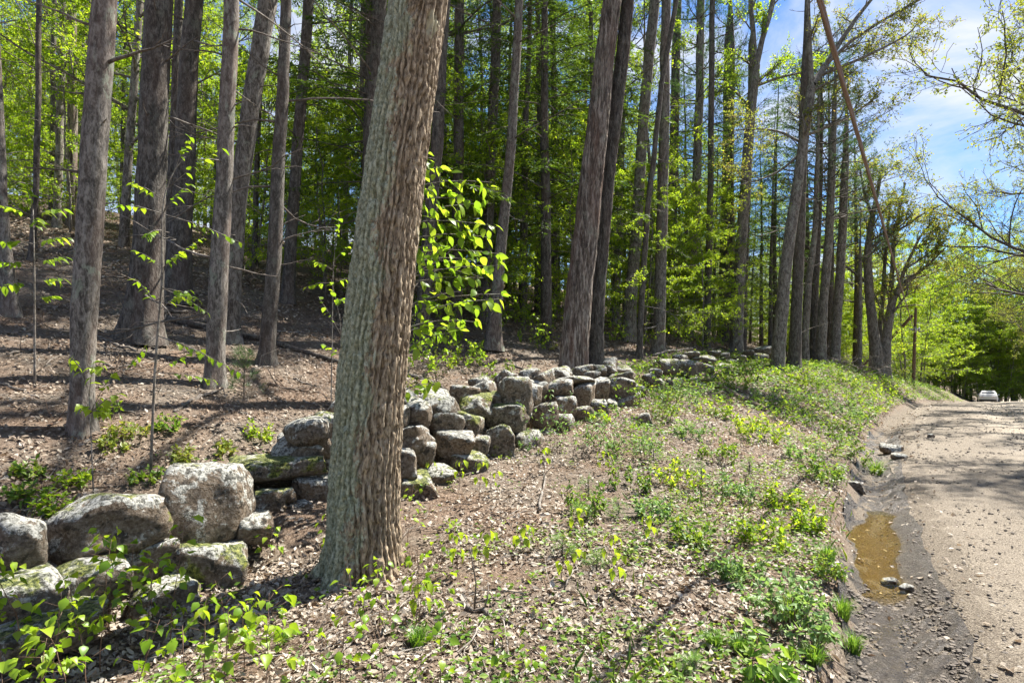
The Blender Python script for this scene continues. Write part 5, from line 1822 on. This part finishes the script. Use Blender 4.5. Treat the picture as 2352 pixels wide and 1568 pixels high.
# heart-leaved seedlings at the foot of the wall and the oak
SEEDLINGS = []
SEED = [(300, 1480, 240), (200, 1590, 260), (520, 1600, 200), (60, 1560, 330), (20, 1500, 260), (230, 1545, 330), (250, 1470, 260), (330, 1530, 230), (120, 1600, 250), (390, 1500, 300), (470, 1560, 210), (520, 1470, 150), (560, 1540, 170), (610, 1600, 210), (640, 1500, 150), (180, 1660, 250), (300, 1660, 230), (430, 1650, 210), (10, 1650, 300), (90, 1680, 220), (350, 1420, 130), (620, 1290, 80), (760, 1290, 100),
        (700, 1560, 120), (780, 1600, 170), (880, 1560, 150), (820, 1420, 100), (870, 1440, 120), (960, 1440, 110), (1000, 1330, 130), (960, 1350, 100), (1030, 1420, 120), (935, 1260, 150), (1010, 1600, 190), (1180, 1580, 120), (880, 1360, 80), (770, 1250, 70)]
for k_, (dx, dy, hp_) in enumerate(SEED):
    rg = np.random.default_rng(500 + k_)
    Y = ground_hit(dx, dy, 1.9)
    b = at(dx, dy, Y); b[2] = hz(b[0], b[1]) - .01
    h = hp_ / FD * Y
    zone = 'heart-leaved seedling at the foot of the wall, lower left' if dx < 660 else ('heart-leaved seedling in the litter around the oak foot' if dy < 1480 else 'heart-leaved seedling in the litter along the bottom edge')
    SEEDLINGS.append(None); t = SEEDLINGS[-1] = thing('seedling', zone, 'seedling', b, ('seedlings ' + ('at the wall foot' if dx < 660 else 'around the oak foot' if dy < 1480 else 'along the bottom edge')))
    st = MB()
    lean = rg.normal(0, .18, 2)
    n = 7
    Q = np.array([b + np.array([lean[0] * f ** 1.5 * h, lean[1] * f ** 1.5 * h, f * h]) for f in np.linspace(0, 1, n)])
    Q[1:] += rg.normal(0, .006, (n - 1, 3))
    tube(st, Q, np.linspace(.0035, .0015, n), 5, .5)
    m = int(4 + h * 13)
    for j in range(m):
        f = .25 + .75 * (j + .5) / m
        q = f * (n - 1); i0 = min(int(q), n - 2)
        p = Q[i0] + (Q[i0 + 1] - Q[i0]) * (q - i0)
        az = j * 2.4 + rg.random()
        for op in ((0, math.pi) if rg.random() < .55 else (0,)):
            L = .03 + .11 * rg.random() * (1.1 - .5 * f)
            e = p + np.array([math.cos(az + op) * L, math.sin(az + op) * L, L * .5])
            tube(st, np.array([p, e]), [.0018, .001], 3, .5)
            for _ in range(1 + int(rg.random() < .5)):
                d = unit(np.array([math.cos(az + op), math.sin(az + op), -.5]) + rg.normal(0, .35, 3))
                put_leaf(t, LV['heart'][int(rg.integers(5))], e + rg.normal(0, .008, 3), d, rg, (.4 + .55 * rg.random()) * (1 if dx < 660 else .8), b, .5)
    st.build('stem', M['twig_red'], t, True, b)

# yellowish maple seedlings with drooping young leaves on the sunny bank
for k_, (dx, dy, hp_) in enumerate([(1055, 1120, 60), (1100, 1150, 90), (1130, 1140, 60), (1250, 1090, 60), (1385, 1090, 50), (960, 1430, 90), (1050, 1320, 90), (1100, 1300, 80), (1010, 1110, 50), (1290, 1330, 70), (1425, 1360, 90), (1400, 1300, 70), (1205, 1270, 60), (1330, 1220, 50), (1490, 1250, 60)]):
    rg = np.random.default_rng(700 + k_)
    Y = ground_hit(dx, dy)
    b = at(dx, dy, Y); b[2] = hz(b[0], b[1]) - .01
    h = hp_ / FD * Y
    SEEDLINGS.append(None); t = SEEDLINGS[-1] = thing('maple_seedling', 'yellow-green maple seedling with limp drooping leaves on the leafy bank', 'seedling', b, 'maple seedlings on the bank')
    st = MB()
    Q = np.array([b, b + [rg.normal(0, .02), rg.normal(0, .02), h * .5], b + [rg.normal(0, .04), rg.normal(0, .04), h]])
    tube(st, Q, [.003, .0025, .0015], 5, .5)
    for lv in (.6, 1.0):
        for j in range(4):
            az = j * 1.57 + lv + rg.random() * .5
            p = Q[1] + (Q[2] - Q[1]) * (lv * 2 - 1)
            e = p + np.array([math.cos(az), math.sin(az), .2]) * .05
            tube(st, np.array([p, e]), [.0015, .001], 3, .5)
            put_leaf(t, LV['yellow'][int(rg.integers(2))], e, unit(np.array([math.cos(az), math.sin(az), -1.2])), rg, .8 + .5 * rg.random(), b)
    st.build('stem', M['twig_red'], t, True, b)
number_from_left(SEEDLINGS)
# ================================================================== shrubs and weeds
def shrub(label, dx, dy, wpx, hpx, mat, seed, leafL=.05, stems=9, per=13, Y=None, name='shrub', cat='shrub', group=None, mesh=None, bark='twig_red'):
    rg = np.random.default_rng(seed)
    Y = Y or ground_hit(dx, dy)
    b = at(dx, dy, Y); b[2] = hz(b[0], b[1]) - .02
    W, H = wpx / FD * Y, hpx / FD * Y
    t = thing(name, label, cat, b, group)
    tb, lb, ends = MB(), MB(), []
    P = dict(levels=2, seg=[6, 3], wig=[.15, .22], trop=[.03, -.02], taper=[.3, .5], sides=[4, 3], kids=[5, 0], start=[.3, 0], ang=[.8, 0], len=[.36, 0], per=max(4, per // 2), flat=.4, rmin=.0015)
    for m in range(int(stems * 1.6)):
        az = m * 2.4 + rg.random()
        rr = W * .42 * math.sqrt(rg.random())
        p = np.array([math.cos(az) * rr, math.sin(az) * rr, 0])
        p[2] = hz(b[0] + p[0], b[1] + p[1]) - b[2] - .01
        d = unit(np.array([math.cos(az) * .35 + rg.normal(0, .3), math.sin(az) * .35 + rg.normal(0, .3), 1.0]))
        grow(tb, rg, p, d, H * (.35 + .85 * rg.random()), .004, 0, P, ends)
    end_leaves(ends, rg, leafL, leafL * .6, lb, .25, .012, .4)
    stuff(tb.build('stem', M[bark], t, True))
    stuff(lb.build('foliage', M[mat], t))
    return t


shrub('leafy shrub with pale green leaves in front of the wall middle', 1325, 1040, 120, 150, 'leaf_pale', 61, .06, 6, 10)
shrub('tall thin leafy shrub at the wall end, right of the squared stones', 1508, 960, 90, 135, 'leaf_cover', 62, .07, 9, 14)
shrub('low shrub below the squared stones at the wall end', 1430, 1045, 150, 75, 'leaf_pale', 63, .055, 8, 12)
shrub('leafy bush at the foot of the wall, left of the pale shrub', 1265, 1040, 60, 130, 'leaf_pale', 64, .055, 4, 10)
shrub('low bush on the bank left of the brown log', 1545, 930, 110, 70, 'leaf_pale', 65, .07, 9, 14)
shrub('clump of lime-green leaves in the middle of the bank', 1740, 1010, 100, 60, 'leaf_bright', 66, .07, 9, 14)
shrub('pale yellow-leaved sprig on top of the wall by the double trunk', 1378, 868, 60, 35, 'leaf_bright', 67, .07, 5, 9, 10.2)
shrub('small leafy shrub left of the tall roadside maple foot', 1690, 900, 60, 70, 'leaf_cover', 68, .09, 7, 12)
shrub('weedy green clump in the lower right by the ditch', 1820, 1450, 150, 120, 'leaf_pale', 69, .05, 12, 14, name='weed_clump', cat='weeds')
shrub('upright leafy weed at the bottom right', 1760, 1590, 60, 110, 'grass', 70, .07, 4, 12, name='weed_clump', cat='weeds')
shrub('green weed clump at the left edge of the puddle', 1900, 1330, 80, 60, 'leaf_cover', 71, .04, 8, 12, name='weed_clump', cat='weeds')
shrub('bushy weed at the far side of the puddle', 1985, 1080, 80, 40, 'leaf_cover', 72, .06, 7, 12, name='weed_clump', cat='weeds')
shrub('bush with reddish twigs left of the utility pole foot', 2065, 870, 60, 40, 'leaf_oak', 73, .14, 9, 10)
for k_, (dx, dy, w, h) in enumerate([(1650, 1060, 90, 50), (1830, 1060, 90, 50), (1560, 1120, 80, 50), (1450, 1120, 110, 60), (1690, 1150, 80, 50), (1800, 1160, 90, 45), (1890, 1110, 80, 45), (1590, 1010, 80, 45), (1650, 960, 70, 45), (1840, 980, 110, 60), (1930, 960, 110, 50), (1980, 920, 110, 50), (1880, 900, 130, 55), (1780, 930, 90, 50), (2040, 905, 80, 35), (1950, 890, 90, 40), (2080, 880, 60, 35), (1820, 880, 80, 45), (1350, 1180, 90, 60), (1500, 1190, 70, 45), (1750, 1260, 90, 60), (1590, 1250, 70, 50), (1690, 1340, 70, 60), (1850, 1220, 60, 45)]):
    shrub('low leafy plant in the undergrowth of the sunny bank', dx, dy, w, h, ['leaf_cover', 'leaf_pale', 'leaf_bright'][k_ % 3], 800 + k_, .045 + .0022 * ground_hit(dx, dy), 7, 11, name='bank_plant', cat='plant', group='low plants of the sunny bank')
for k_, (dx, dy, w, h) in enumerate([(250, 1035, 60, 40), (170, 1120, 60, 40), (60, 1090, 70, 40), (420, 1060, 60, 35), (590, 1010, 60, 40), (330, 1110, 60, 40), (510, 1040, 60, 35), (120, 1180, 60, 40), (40, 1150, 60, 40), (300, 1010, 50, 50), (230, 960, 50, 40), (380, 990, 50, 35), (960, 900, 70, 60), (1020, 850, 60, 50), (1180, 860, 60, 40), (1240, 800, 60, 50), (880, 930, 60, 60), (1130, 880, 50, 30)]):
    shrub('small sprout of new leaves on the forest floor behind the wall', dx, dy, w, h, ['leaf_oak', 'leaf_bright', 'leaf_cover'][k_ % 3], 850 + k_, .06, 5, 8, name='floor_sprout', cat='sprout', group='sprouts on the forest floor')

for k_, (dx, dy, w, h) in enumerate([(1005, 800, 120, 120), (1190, 790, 120, 110), (1245, 765, 110, 110), (1085, 850, 100, 70), (1170, 700, 140, 110), (1255, 690, 130, 130), (1450, 800, 110, 90), (1540, 790, 110, 90), (1590, 800, 90, 80), (960, 860, 90, 90)]):
    shrub('knee-high green thicket of young leaves between the trunks behind the wall', dx, dy, w, h, ['leaf_bright', 'leaf_beech'][k_ % 2], 870 + k_, .085, 8, 14, name='green_thicket', cat='thicket', group='green thickets behind the wall', bark='twig')


def needle_plant(label, dx, dy, wpx, hpx, seed, mat='leaf_pine', name='pine_seedling', cat='pine seedling', tufts=60, k=22, L=.11, W=.0035, group=None):
    rg = np.random.default_rng(seed)
    Y = ground_hit(dx, dy)
    b = at(dx, dy, Y); b[2] = hz(b[0], b[1]) - .02
    W_, H = wpx / FD * Y, hpx / FD * Y
    t = thing(name, label, cat, b, group)
    tb, lb = MB(), MB()
    tube(tb, np.array([[0, 0, 0], [.01, 0, H * .6], [0, .01, H * .9]]), [.008, .006, .003], 6, .5)
    f = rg.random(tufts) * .9 + .1
    az = rg.random(tufts) * 6.28
    r = W_ * .42 * (1.15 - f * .8) * (.4 + .6 * rg.random(tufts))
    e = np.stack([np.cos(az) * r, np.sin(az) * r, f * H * .9 + r * .25], -1)
    for q, ff in zip(e, f):
        tube(tb, np.array([[0, 0, max(ff * H * .75, .01)], q]), [.003, .0015], 3, .5, cap=False)
    needle_tufts(lb, rg, e, unit(e - np.stack([0 * f, 0 * f, f * H * .6], -1)), L, k, W)
    stuff(tb.build('stem', M['twig'], t, True))
    stuff(lb.build('needles', M[mat], t))


needle_plant('soft green pine seedling at the foot of the reddish crossing pine', 560, 915, 95, 125, 41)
for k_, (dx, dy, w, h) in enumerate([(1290, 1275, 90, 50), (1350, 1150, 90, 60), (1370, 1310, 80, 55), (1330, 1200, 80, 50), (1420, 1190, 70, 50), (1610, 1110, 70, 50), (1720, 1090, 60, 40), (1500, 1060, 70, 45), (1590, 1540, 80, 40)]):
    needle_plant('feathery pale green plant with hair-fine leaves on the bank', dx, dy, w, h, 900 + k_, 'leaf_pale', 'feathery_plant', 'plant', 26, 16, .06, .0022, 'feathery plants on the bank')


def grass_tuft(label, dx, dy, wpx, hpx, seed, n=160, group=None):
    rg = np.random.default_rng(seed)
    Y = ground_hit(dx, dy)
    b = at(dx, dy, Y); b[2] = hz(b[0], b[1]) - .01
    W_, H = wpx / FD * Y, hpx / FD * Y
    mb = MB()
    az = rg.random(n) * 6.28
    r = W_ * .25 * rg.random(n)
    p0 = np.stack([np.cos(az) * r, np.sin(az) * r, 0 * r], -1)
    out = np.stack([np.cos(az), np.sin(az), 0 * az], -1)
    h = H * (.5 + .6 * rg.random(n))[:, None]
    m1 = p0 + out * W_ * .12 + np.array([0, 0, .65]) * h + rg.normal(0, .008, (n, 3))
    m2 = p0 + out * W_ * .35 * (.5 + rg.random((n, 1))) + np.array([0, 0, .9]) * h
    wv = unit(np.cross(out, [0, 0, 1.0])) * .0028
    v = np.stack([p0 - wv, p0 + wv, m1 - wv * .8, m1 + wv * .8, m2], 1).reshape(-1, 3)
    i = np.arange(n)[:, None] * 5
    mb.add(v, i + np.array([[0, 1, 3, 2]]), i + np.array([[2, 3, 4]]), np.repeat(rg.random(n), 5))
    o = mb.build('grass_tuft', M['grass'])
    o.location = Vector(b)
    tag(o, label, 'grass', group)


for k_, (dx, dy, w, h, lb) in enumerate([(1640, 1480, 60, 40, 'small grass tuft by a dark hollow in the lower right litter'), (1820, 1420, 110, 90, 'tall grass tuft within the weedy clump by the ditch'), (1700, 1495, 70, 45, 'grass tuft right of the small lower right tuft'),
                                         (1960, 1500, 60, 60, 'grass tuft at the ditch lip near the bottom'), (2010, 1085, 70, 40, 'grass tuft on the far rim of the ditch'), (1900, 1290, 60, 50, 'grass tuft just left of the puddle'), (960, 1480, 60, 50, 'grass tuft in the oak shadow'), (650, 1480, 50, 40, 'thin grass tuft left of the oak shadow'), (1935, 1420, 60, 60, 'grass on the crumbling ditch lip beside the wet gravel'), (1870, 1520, 70, 50, 'grass tuft near the bottom right weeds')]):
    grass_tuft(lb, dx, dy, w, h, 950 + k_)

number_from_left([o for o in scene.objects if o.name.split('.')[0] in ('bank_plant', 'floor_sprout', 'feathery_plant', 'green_thicket')])

# ================================================================== what nobody could count
def frustum_points(n, y0, y1, power, rg, dx0=-160, dx1=2520):
    u = rg.random(n)
    e = power + 1
    Y = (y0 ** e + u * (y1 ** e - y0 ** e)) ** (1 / e) if abs(e) > 1e-6 else y0 * (y1 / y0) ** u
    dx = dx0 + (dx1 - dx0) * rg.random(n)
    return (dx - CX) / FD * Y, Y


def slope_normal(x, y):
    e = .05
    gx_ = (height(x + e, y) - height(x - e, y)) / (2 * e)
    gy_ = (height(x, y + e) - height(x, y - e)) / (2 * e)
    return unit(np.stack([-gx_, -gy_, 1 + 0 * gx_], -1))


def litter():
    rg = np.random.default_rng(55)
    mb = MB()
    # near: curled leaves with five cross-sections
    N = 33000
    x, y = frustum_points(N, 1.7, 5.0, .5, rg)
    s = side(x, y)
    dens = fbm(np.stack([x, y, 0 * x], -1) * 1.3, 3, 61)
    keep = (s > .02) & (rg.random(N) < np.where(s < .5, .45, np.clip(.75 + (dens - .45) * 4, .2, 1)))
    keep |= (s > -.95) & (s <= .02) & (rg.random(N) < .03)
    x, y, s = x[keep], y[keep], s[keep]
    n = len(x)
    nr = unit(slope_normal(x, y) + rg.normal(0, .36, (n, 3)))
    ax = rg.normal(0, 1, (n, 3)); ax = unit(ax - nr * np.sum(ax * nr, 1, keepdims=True))
    w = np.cross(nr, ax)
    L = (.02 + .06 * rg.random(n) ** 2.0)[:, None]
    W = L * (.38 + .3 * rg.random((n, 1)))
    z = height(x, y) + .004 + .02 * rg.random(n)
    c = np.stack([x, y, z], -1)
    curl = rg.normal(.1, .38, (n, 1)); fold = rg.normal(.1, .35, (n, 1))
    F = [(-.5, 0, 0), (-.15, .9, .3), (.2, .8, .3), (.5, 0, 0)]
    rows = []
    for f, wd, _ in F:
        m = c + ax * L * f + nr * (curl * L * (f * f * 2.2))
        j = 1 + rg.normal(0, .18, (n, 1))
        rows += [m - w * W * .5 * wd * j + nr * fold * W * .5 * wd, m, m + w * W * .5 * wd / j + nr * fold * W * .5 * wd]
    v = np.stack(rows, 1)
    i = np.arange(n)[:, None] * 12
    q = []
    for k in range(3):
        a = k * 3
        q += [i + np.array([[a, a + 1, a + 4, a + 3]]), i + np.array([[a + 1, a + 2, a + 5, a + 4]])]
    pine_zone = sstep(s, 4.2, 6.5)
    R = np.clip(.60 + rg.normal(0, .19, n) - pine_zone * .2, 0, 1)
    mb.add(v.reshape(-1, 3), np.concatenate(q), None, np.repeat(R, 12))
    # farther: one bent blade each
    N = 215000
    x, y = frustum_points(N, 4.6, 46, -.35, rg)
    s = side(x, y)
    dens = fbm(np.stack([x, y, 0 * x], -1) * .9, 3, 62)
    keep = (s > .05) & (rg.random(N) < np.clip(.75 + (dens - .45) * 3.0, .3, 1) * np.where(s > 5.5, .9, 1))
    keep |= (s > -1.1) & (s <= .05) & (rg.random(N) < .06)
    keep |= (s < -7.2) & (rg.random(N) < .5)
    x, y, s = x[keep], y[keep], s[keep]
    n = len(x)
    nr = unit(slope_normal(x, y) + rg.normal(0, .4, (n, 3)))
    ax = rg.normal(0, 1, (n, 3)); ax = unit(ax - nr * np.sum(ax * nr, 1, keepdims=True))
    z = height(x, y) + .008 + .03 * rg.random(n)
    L = (.028 + .05 * rg.random(n) ** 1.6) * np.clip(y / 9, .9, 1.8)
    R = np.clip(.58 + rg.normal(0, .19, n) - sstep(s, 4.2, 6.5) * .2, 0, 1)
    leaf_cloud(mb, np.stack([x, y, z], -1) - ax * L[:, None] * .5, ax, L, L * (.45 + .25 * rg.random(n)), .22, nr, R, rg, bend=-.12)
    stuff(mb.build('leaf_litter', M['litter']), 'dry brown and beige fallen leaves covering bank and forest floor', 'leaf litter')


litter()


def twigs():
    rg = np.random.default_rng(56)
    mb = MB()
    x, y = frustum_points(4200, 2.0, 22, .1, rg)
    s = side(x, y)
    k = s > .1
    x, y = x[k], y[k]
    n = len(x)
    az = rg.random(n) * 3.14
    L = .12 + .5 * rg.random(n) ** 2
    f = np.array([-.5, -.15, .2, .5])
    P = np.stack([x[:, None] + np.cos(az)[:, None] * L[:, None] * f, y[:, None] + np.sin(az)[:, None] * L[:, None] * f, np.zeros((n, 4))], -1)
    P[..., :2] += rg.normal(0, .012, (n, 4, 2))
    P[..., 2] = height(P[..., 0], P[..., 1]) + .015 + .03 * rg.random((n, 1))
    r = .0015 + .0035 * rg.random(n) ** 2
    for a in range(n):
        tube(mb, P[a], [r[a], r[a], r[a] * .8, r[a] * .5], 3, .5, cap=False)
    stuff(mb.build('fallen_twigs', M['stick']), 'thin dry twigs strewn over the leaf litter', 'twigs')


twigs()


def needles_on_floor():
    rg = np.random.default_rng(58)
    mb = MB()
    # fallen pine needles: drifts in the shade of the oak, on the wall and along its foot
    x, y = frustum_points(70000, 2.3, 14, .0, rg, -100, 1700)
    d = fbm(np.stack([x, y, 0 * x], -1) * .8, 3, 71)
    s = side(x, y)
    k = (s > 1.0) & (rg.random(len(x)) < np.clip((d - .40) * 5, .12, 1))
    x, y = x[k], y[k]
    n = len(x)
    az = rg.random(n) * 6.28
    ax = np.stack([np.cos(az), np.sin(az), rg.normal(0, .15, n)], -1)
    p = np.stack([x, y, height(x, y) + .01 + .03 * rg.random(n)], -1)
    leaf_cloud(mb, p, unit(ax), .06 + .05 * rg.random(n), .0028, 0, None, .12 + .25 * rg.random(n), rg)
    stuff(mb.build('pine_needle_duff', M['litter']), 'reddish brown fallen pine needles matted on the ground', 'pine needles')


needles_on_floor()


def cover():
    rg = np.random.default_rng(57)
    mb = MB()
    N = 52000
    x, y = frustum_points(N, 2.2, 64, -.3, rg, 300, 2400)
    s = side(x, y)
    d = fbm(np.stack([x, y, 0 * x], -1) * 1.0, 3, 63)
    dens = np.clip((d - .44) * 4, 0, 1) * np.clip((y - .5) / 8, .45, 1) + sstep(y, 12, 18) * .6 + .04
    dens = dens * np.where((s > 3.2) & (y < 12.5), .25, 1)
    k = (s > .15) & (s < 6) & (rg.random(N) < dens)
    x, y = x[k], y[k]
    per = 6
    n = len(x)
    h = (.04 + .10 * rg.random(n)) * np.clip(y / 8, .8, 2.2)
    base = np.stack([x, y, height(x, y)], -1)
    off = rg.normal(0, 1, (n, per, 3)) * np.array([.05, .05, 0]) * np.clip(y / 7, 1, 2.2)[:, None, None]
    p = base[:, None, :] + off
    p[..., 2] += h[:, None] * rg.random((n, per)) + .01
    p = p.reshape(-1, 3)
    m = len(p)
    a = unit(rg.normal(0, 1, (m, 3)) * np.array([1, 1, .25]) + np.array([0, 0, .1]))
    L = (.03 + .025 * rg.random(m)) * np.repeat(np.clip(y / 7, 1, 2.4), per)
    R = np.clip(np.repeat(rg.random(n), per) * .8 + .2 * rg.random(m), 0, 1)
    leaf_cloud(mb, p, a, L, L * .6, .12, None, R, rg)
    # blades of grass along the bank foot
    N = 9000
    x, y = frustum_points(N, 2.6, 30, 0, rg, 1300, 2400)
    s = side(x, y)
    d = fbm(np.stack([x, y, 0 * x], -1) * 1.4, 3, 65)
    k = (s > .0) & (s < 3.5) & (rg.random(N) < np.clip((d - .5) * 6, 0, 1))
    x, y = x[k], y[k]
    n = len(x)
    p = np.stack([x, y, height(x, y)], -1)
    a = unit(rg.normal(0, .45, (n, 3)) + np.array([0, 0, 1.0]))
    leaf_cloud(mb, p, a, (.06 + .12 * rg.random(n)), .005 * np.clip(y / 6, 1, 2.5), 0, rg.normal(0, 1, (n, 3)), None, rg, bend=.3)
    stuff(mb.build('ground_cover', M['leaf_cover']), 'low green herbs and grass growing through the litter of the bank', 'ground cover')


cover()


def pebbles():
    rg = np.random.default_rng(59)
    v0, f0 = ico(1)
    mb = MB()
    N = 13000
    x, y = frustum_points(N, 2.2, 26, -.3, rg, 1850, 2500)
    s = side(x, y)
    d = fbm(np.stack([x, y, 0 * x], -1) * 1.2, 3, 67)
    k = (s < .0) & (s > -4.2) & (rg.random(N) < np.clip(1.4 - (-s - .6) / 3.2, .06, 1) * np.clip(.3 + (d - .4) * 3, .1, 1))
    x, y, s = x[k], y[k], s[k]
    gx2, gy2 = frustum_points(10000, 2.0, 4.8, .3, rg, 1850, 2450)
    k2 = (side(gx2, gy2) < .0) & (side(gx2, gy2) > -.6)
    x, y, s = np.concatenate([x, gx2[k2]]), np.concatenate([y, gy2[k2]]), np.concatenate([s, side(gx2[k2], gy2[k2])])
    n = len(x)
    r = (.0035 + .013 * rg.random(n) ** 3) * np.clip(y / 8, 1, 1.6)
    zr = np.where(s > -.7, height(x, y) + .01, road_drop(y) + .012 + .05 * sstep(-s, 1.4, 4.5) - .05 * (1 - sstep(-s, .58, 1.0)))
    sc = 1 + rg.normal(0, .22, (n, 1, 3))
    jit = 1 + rg.normal(0, .13, (n, len(v0), 1))
    v = v0[None] * jit * sc * r[:, None, None] * np.array([1.15, 1.15, .75]) + np.stack([x, y, zr + r * .2], -1)[:, None, :]
    f = (f0[None] + (np.arange(n) * len(v0))[:, None, None]).reshape(-1, 3)
    mb.add(v.reshape(-1, 3), None, f, np.repeat(rg.random(n), len(v0)))
    stuff(mb.build('road_gravel', M['pebble']), 'loose pebbles and clods on the road shoulder', 'gravel')


pebbles()
tri = sum(sum(len(p.vertices) - 2 for p in m.polygons) if len(m.polygons) < 20000 else int(len(m.loops) - 2 * len(m.polygons)) for m in bpy.data.meshes)
print('TRIS', tri, 'OBJECTS', len(scene.objects))
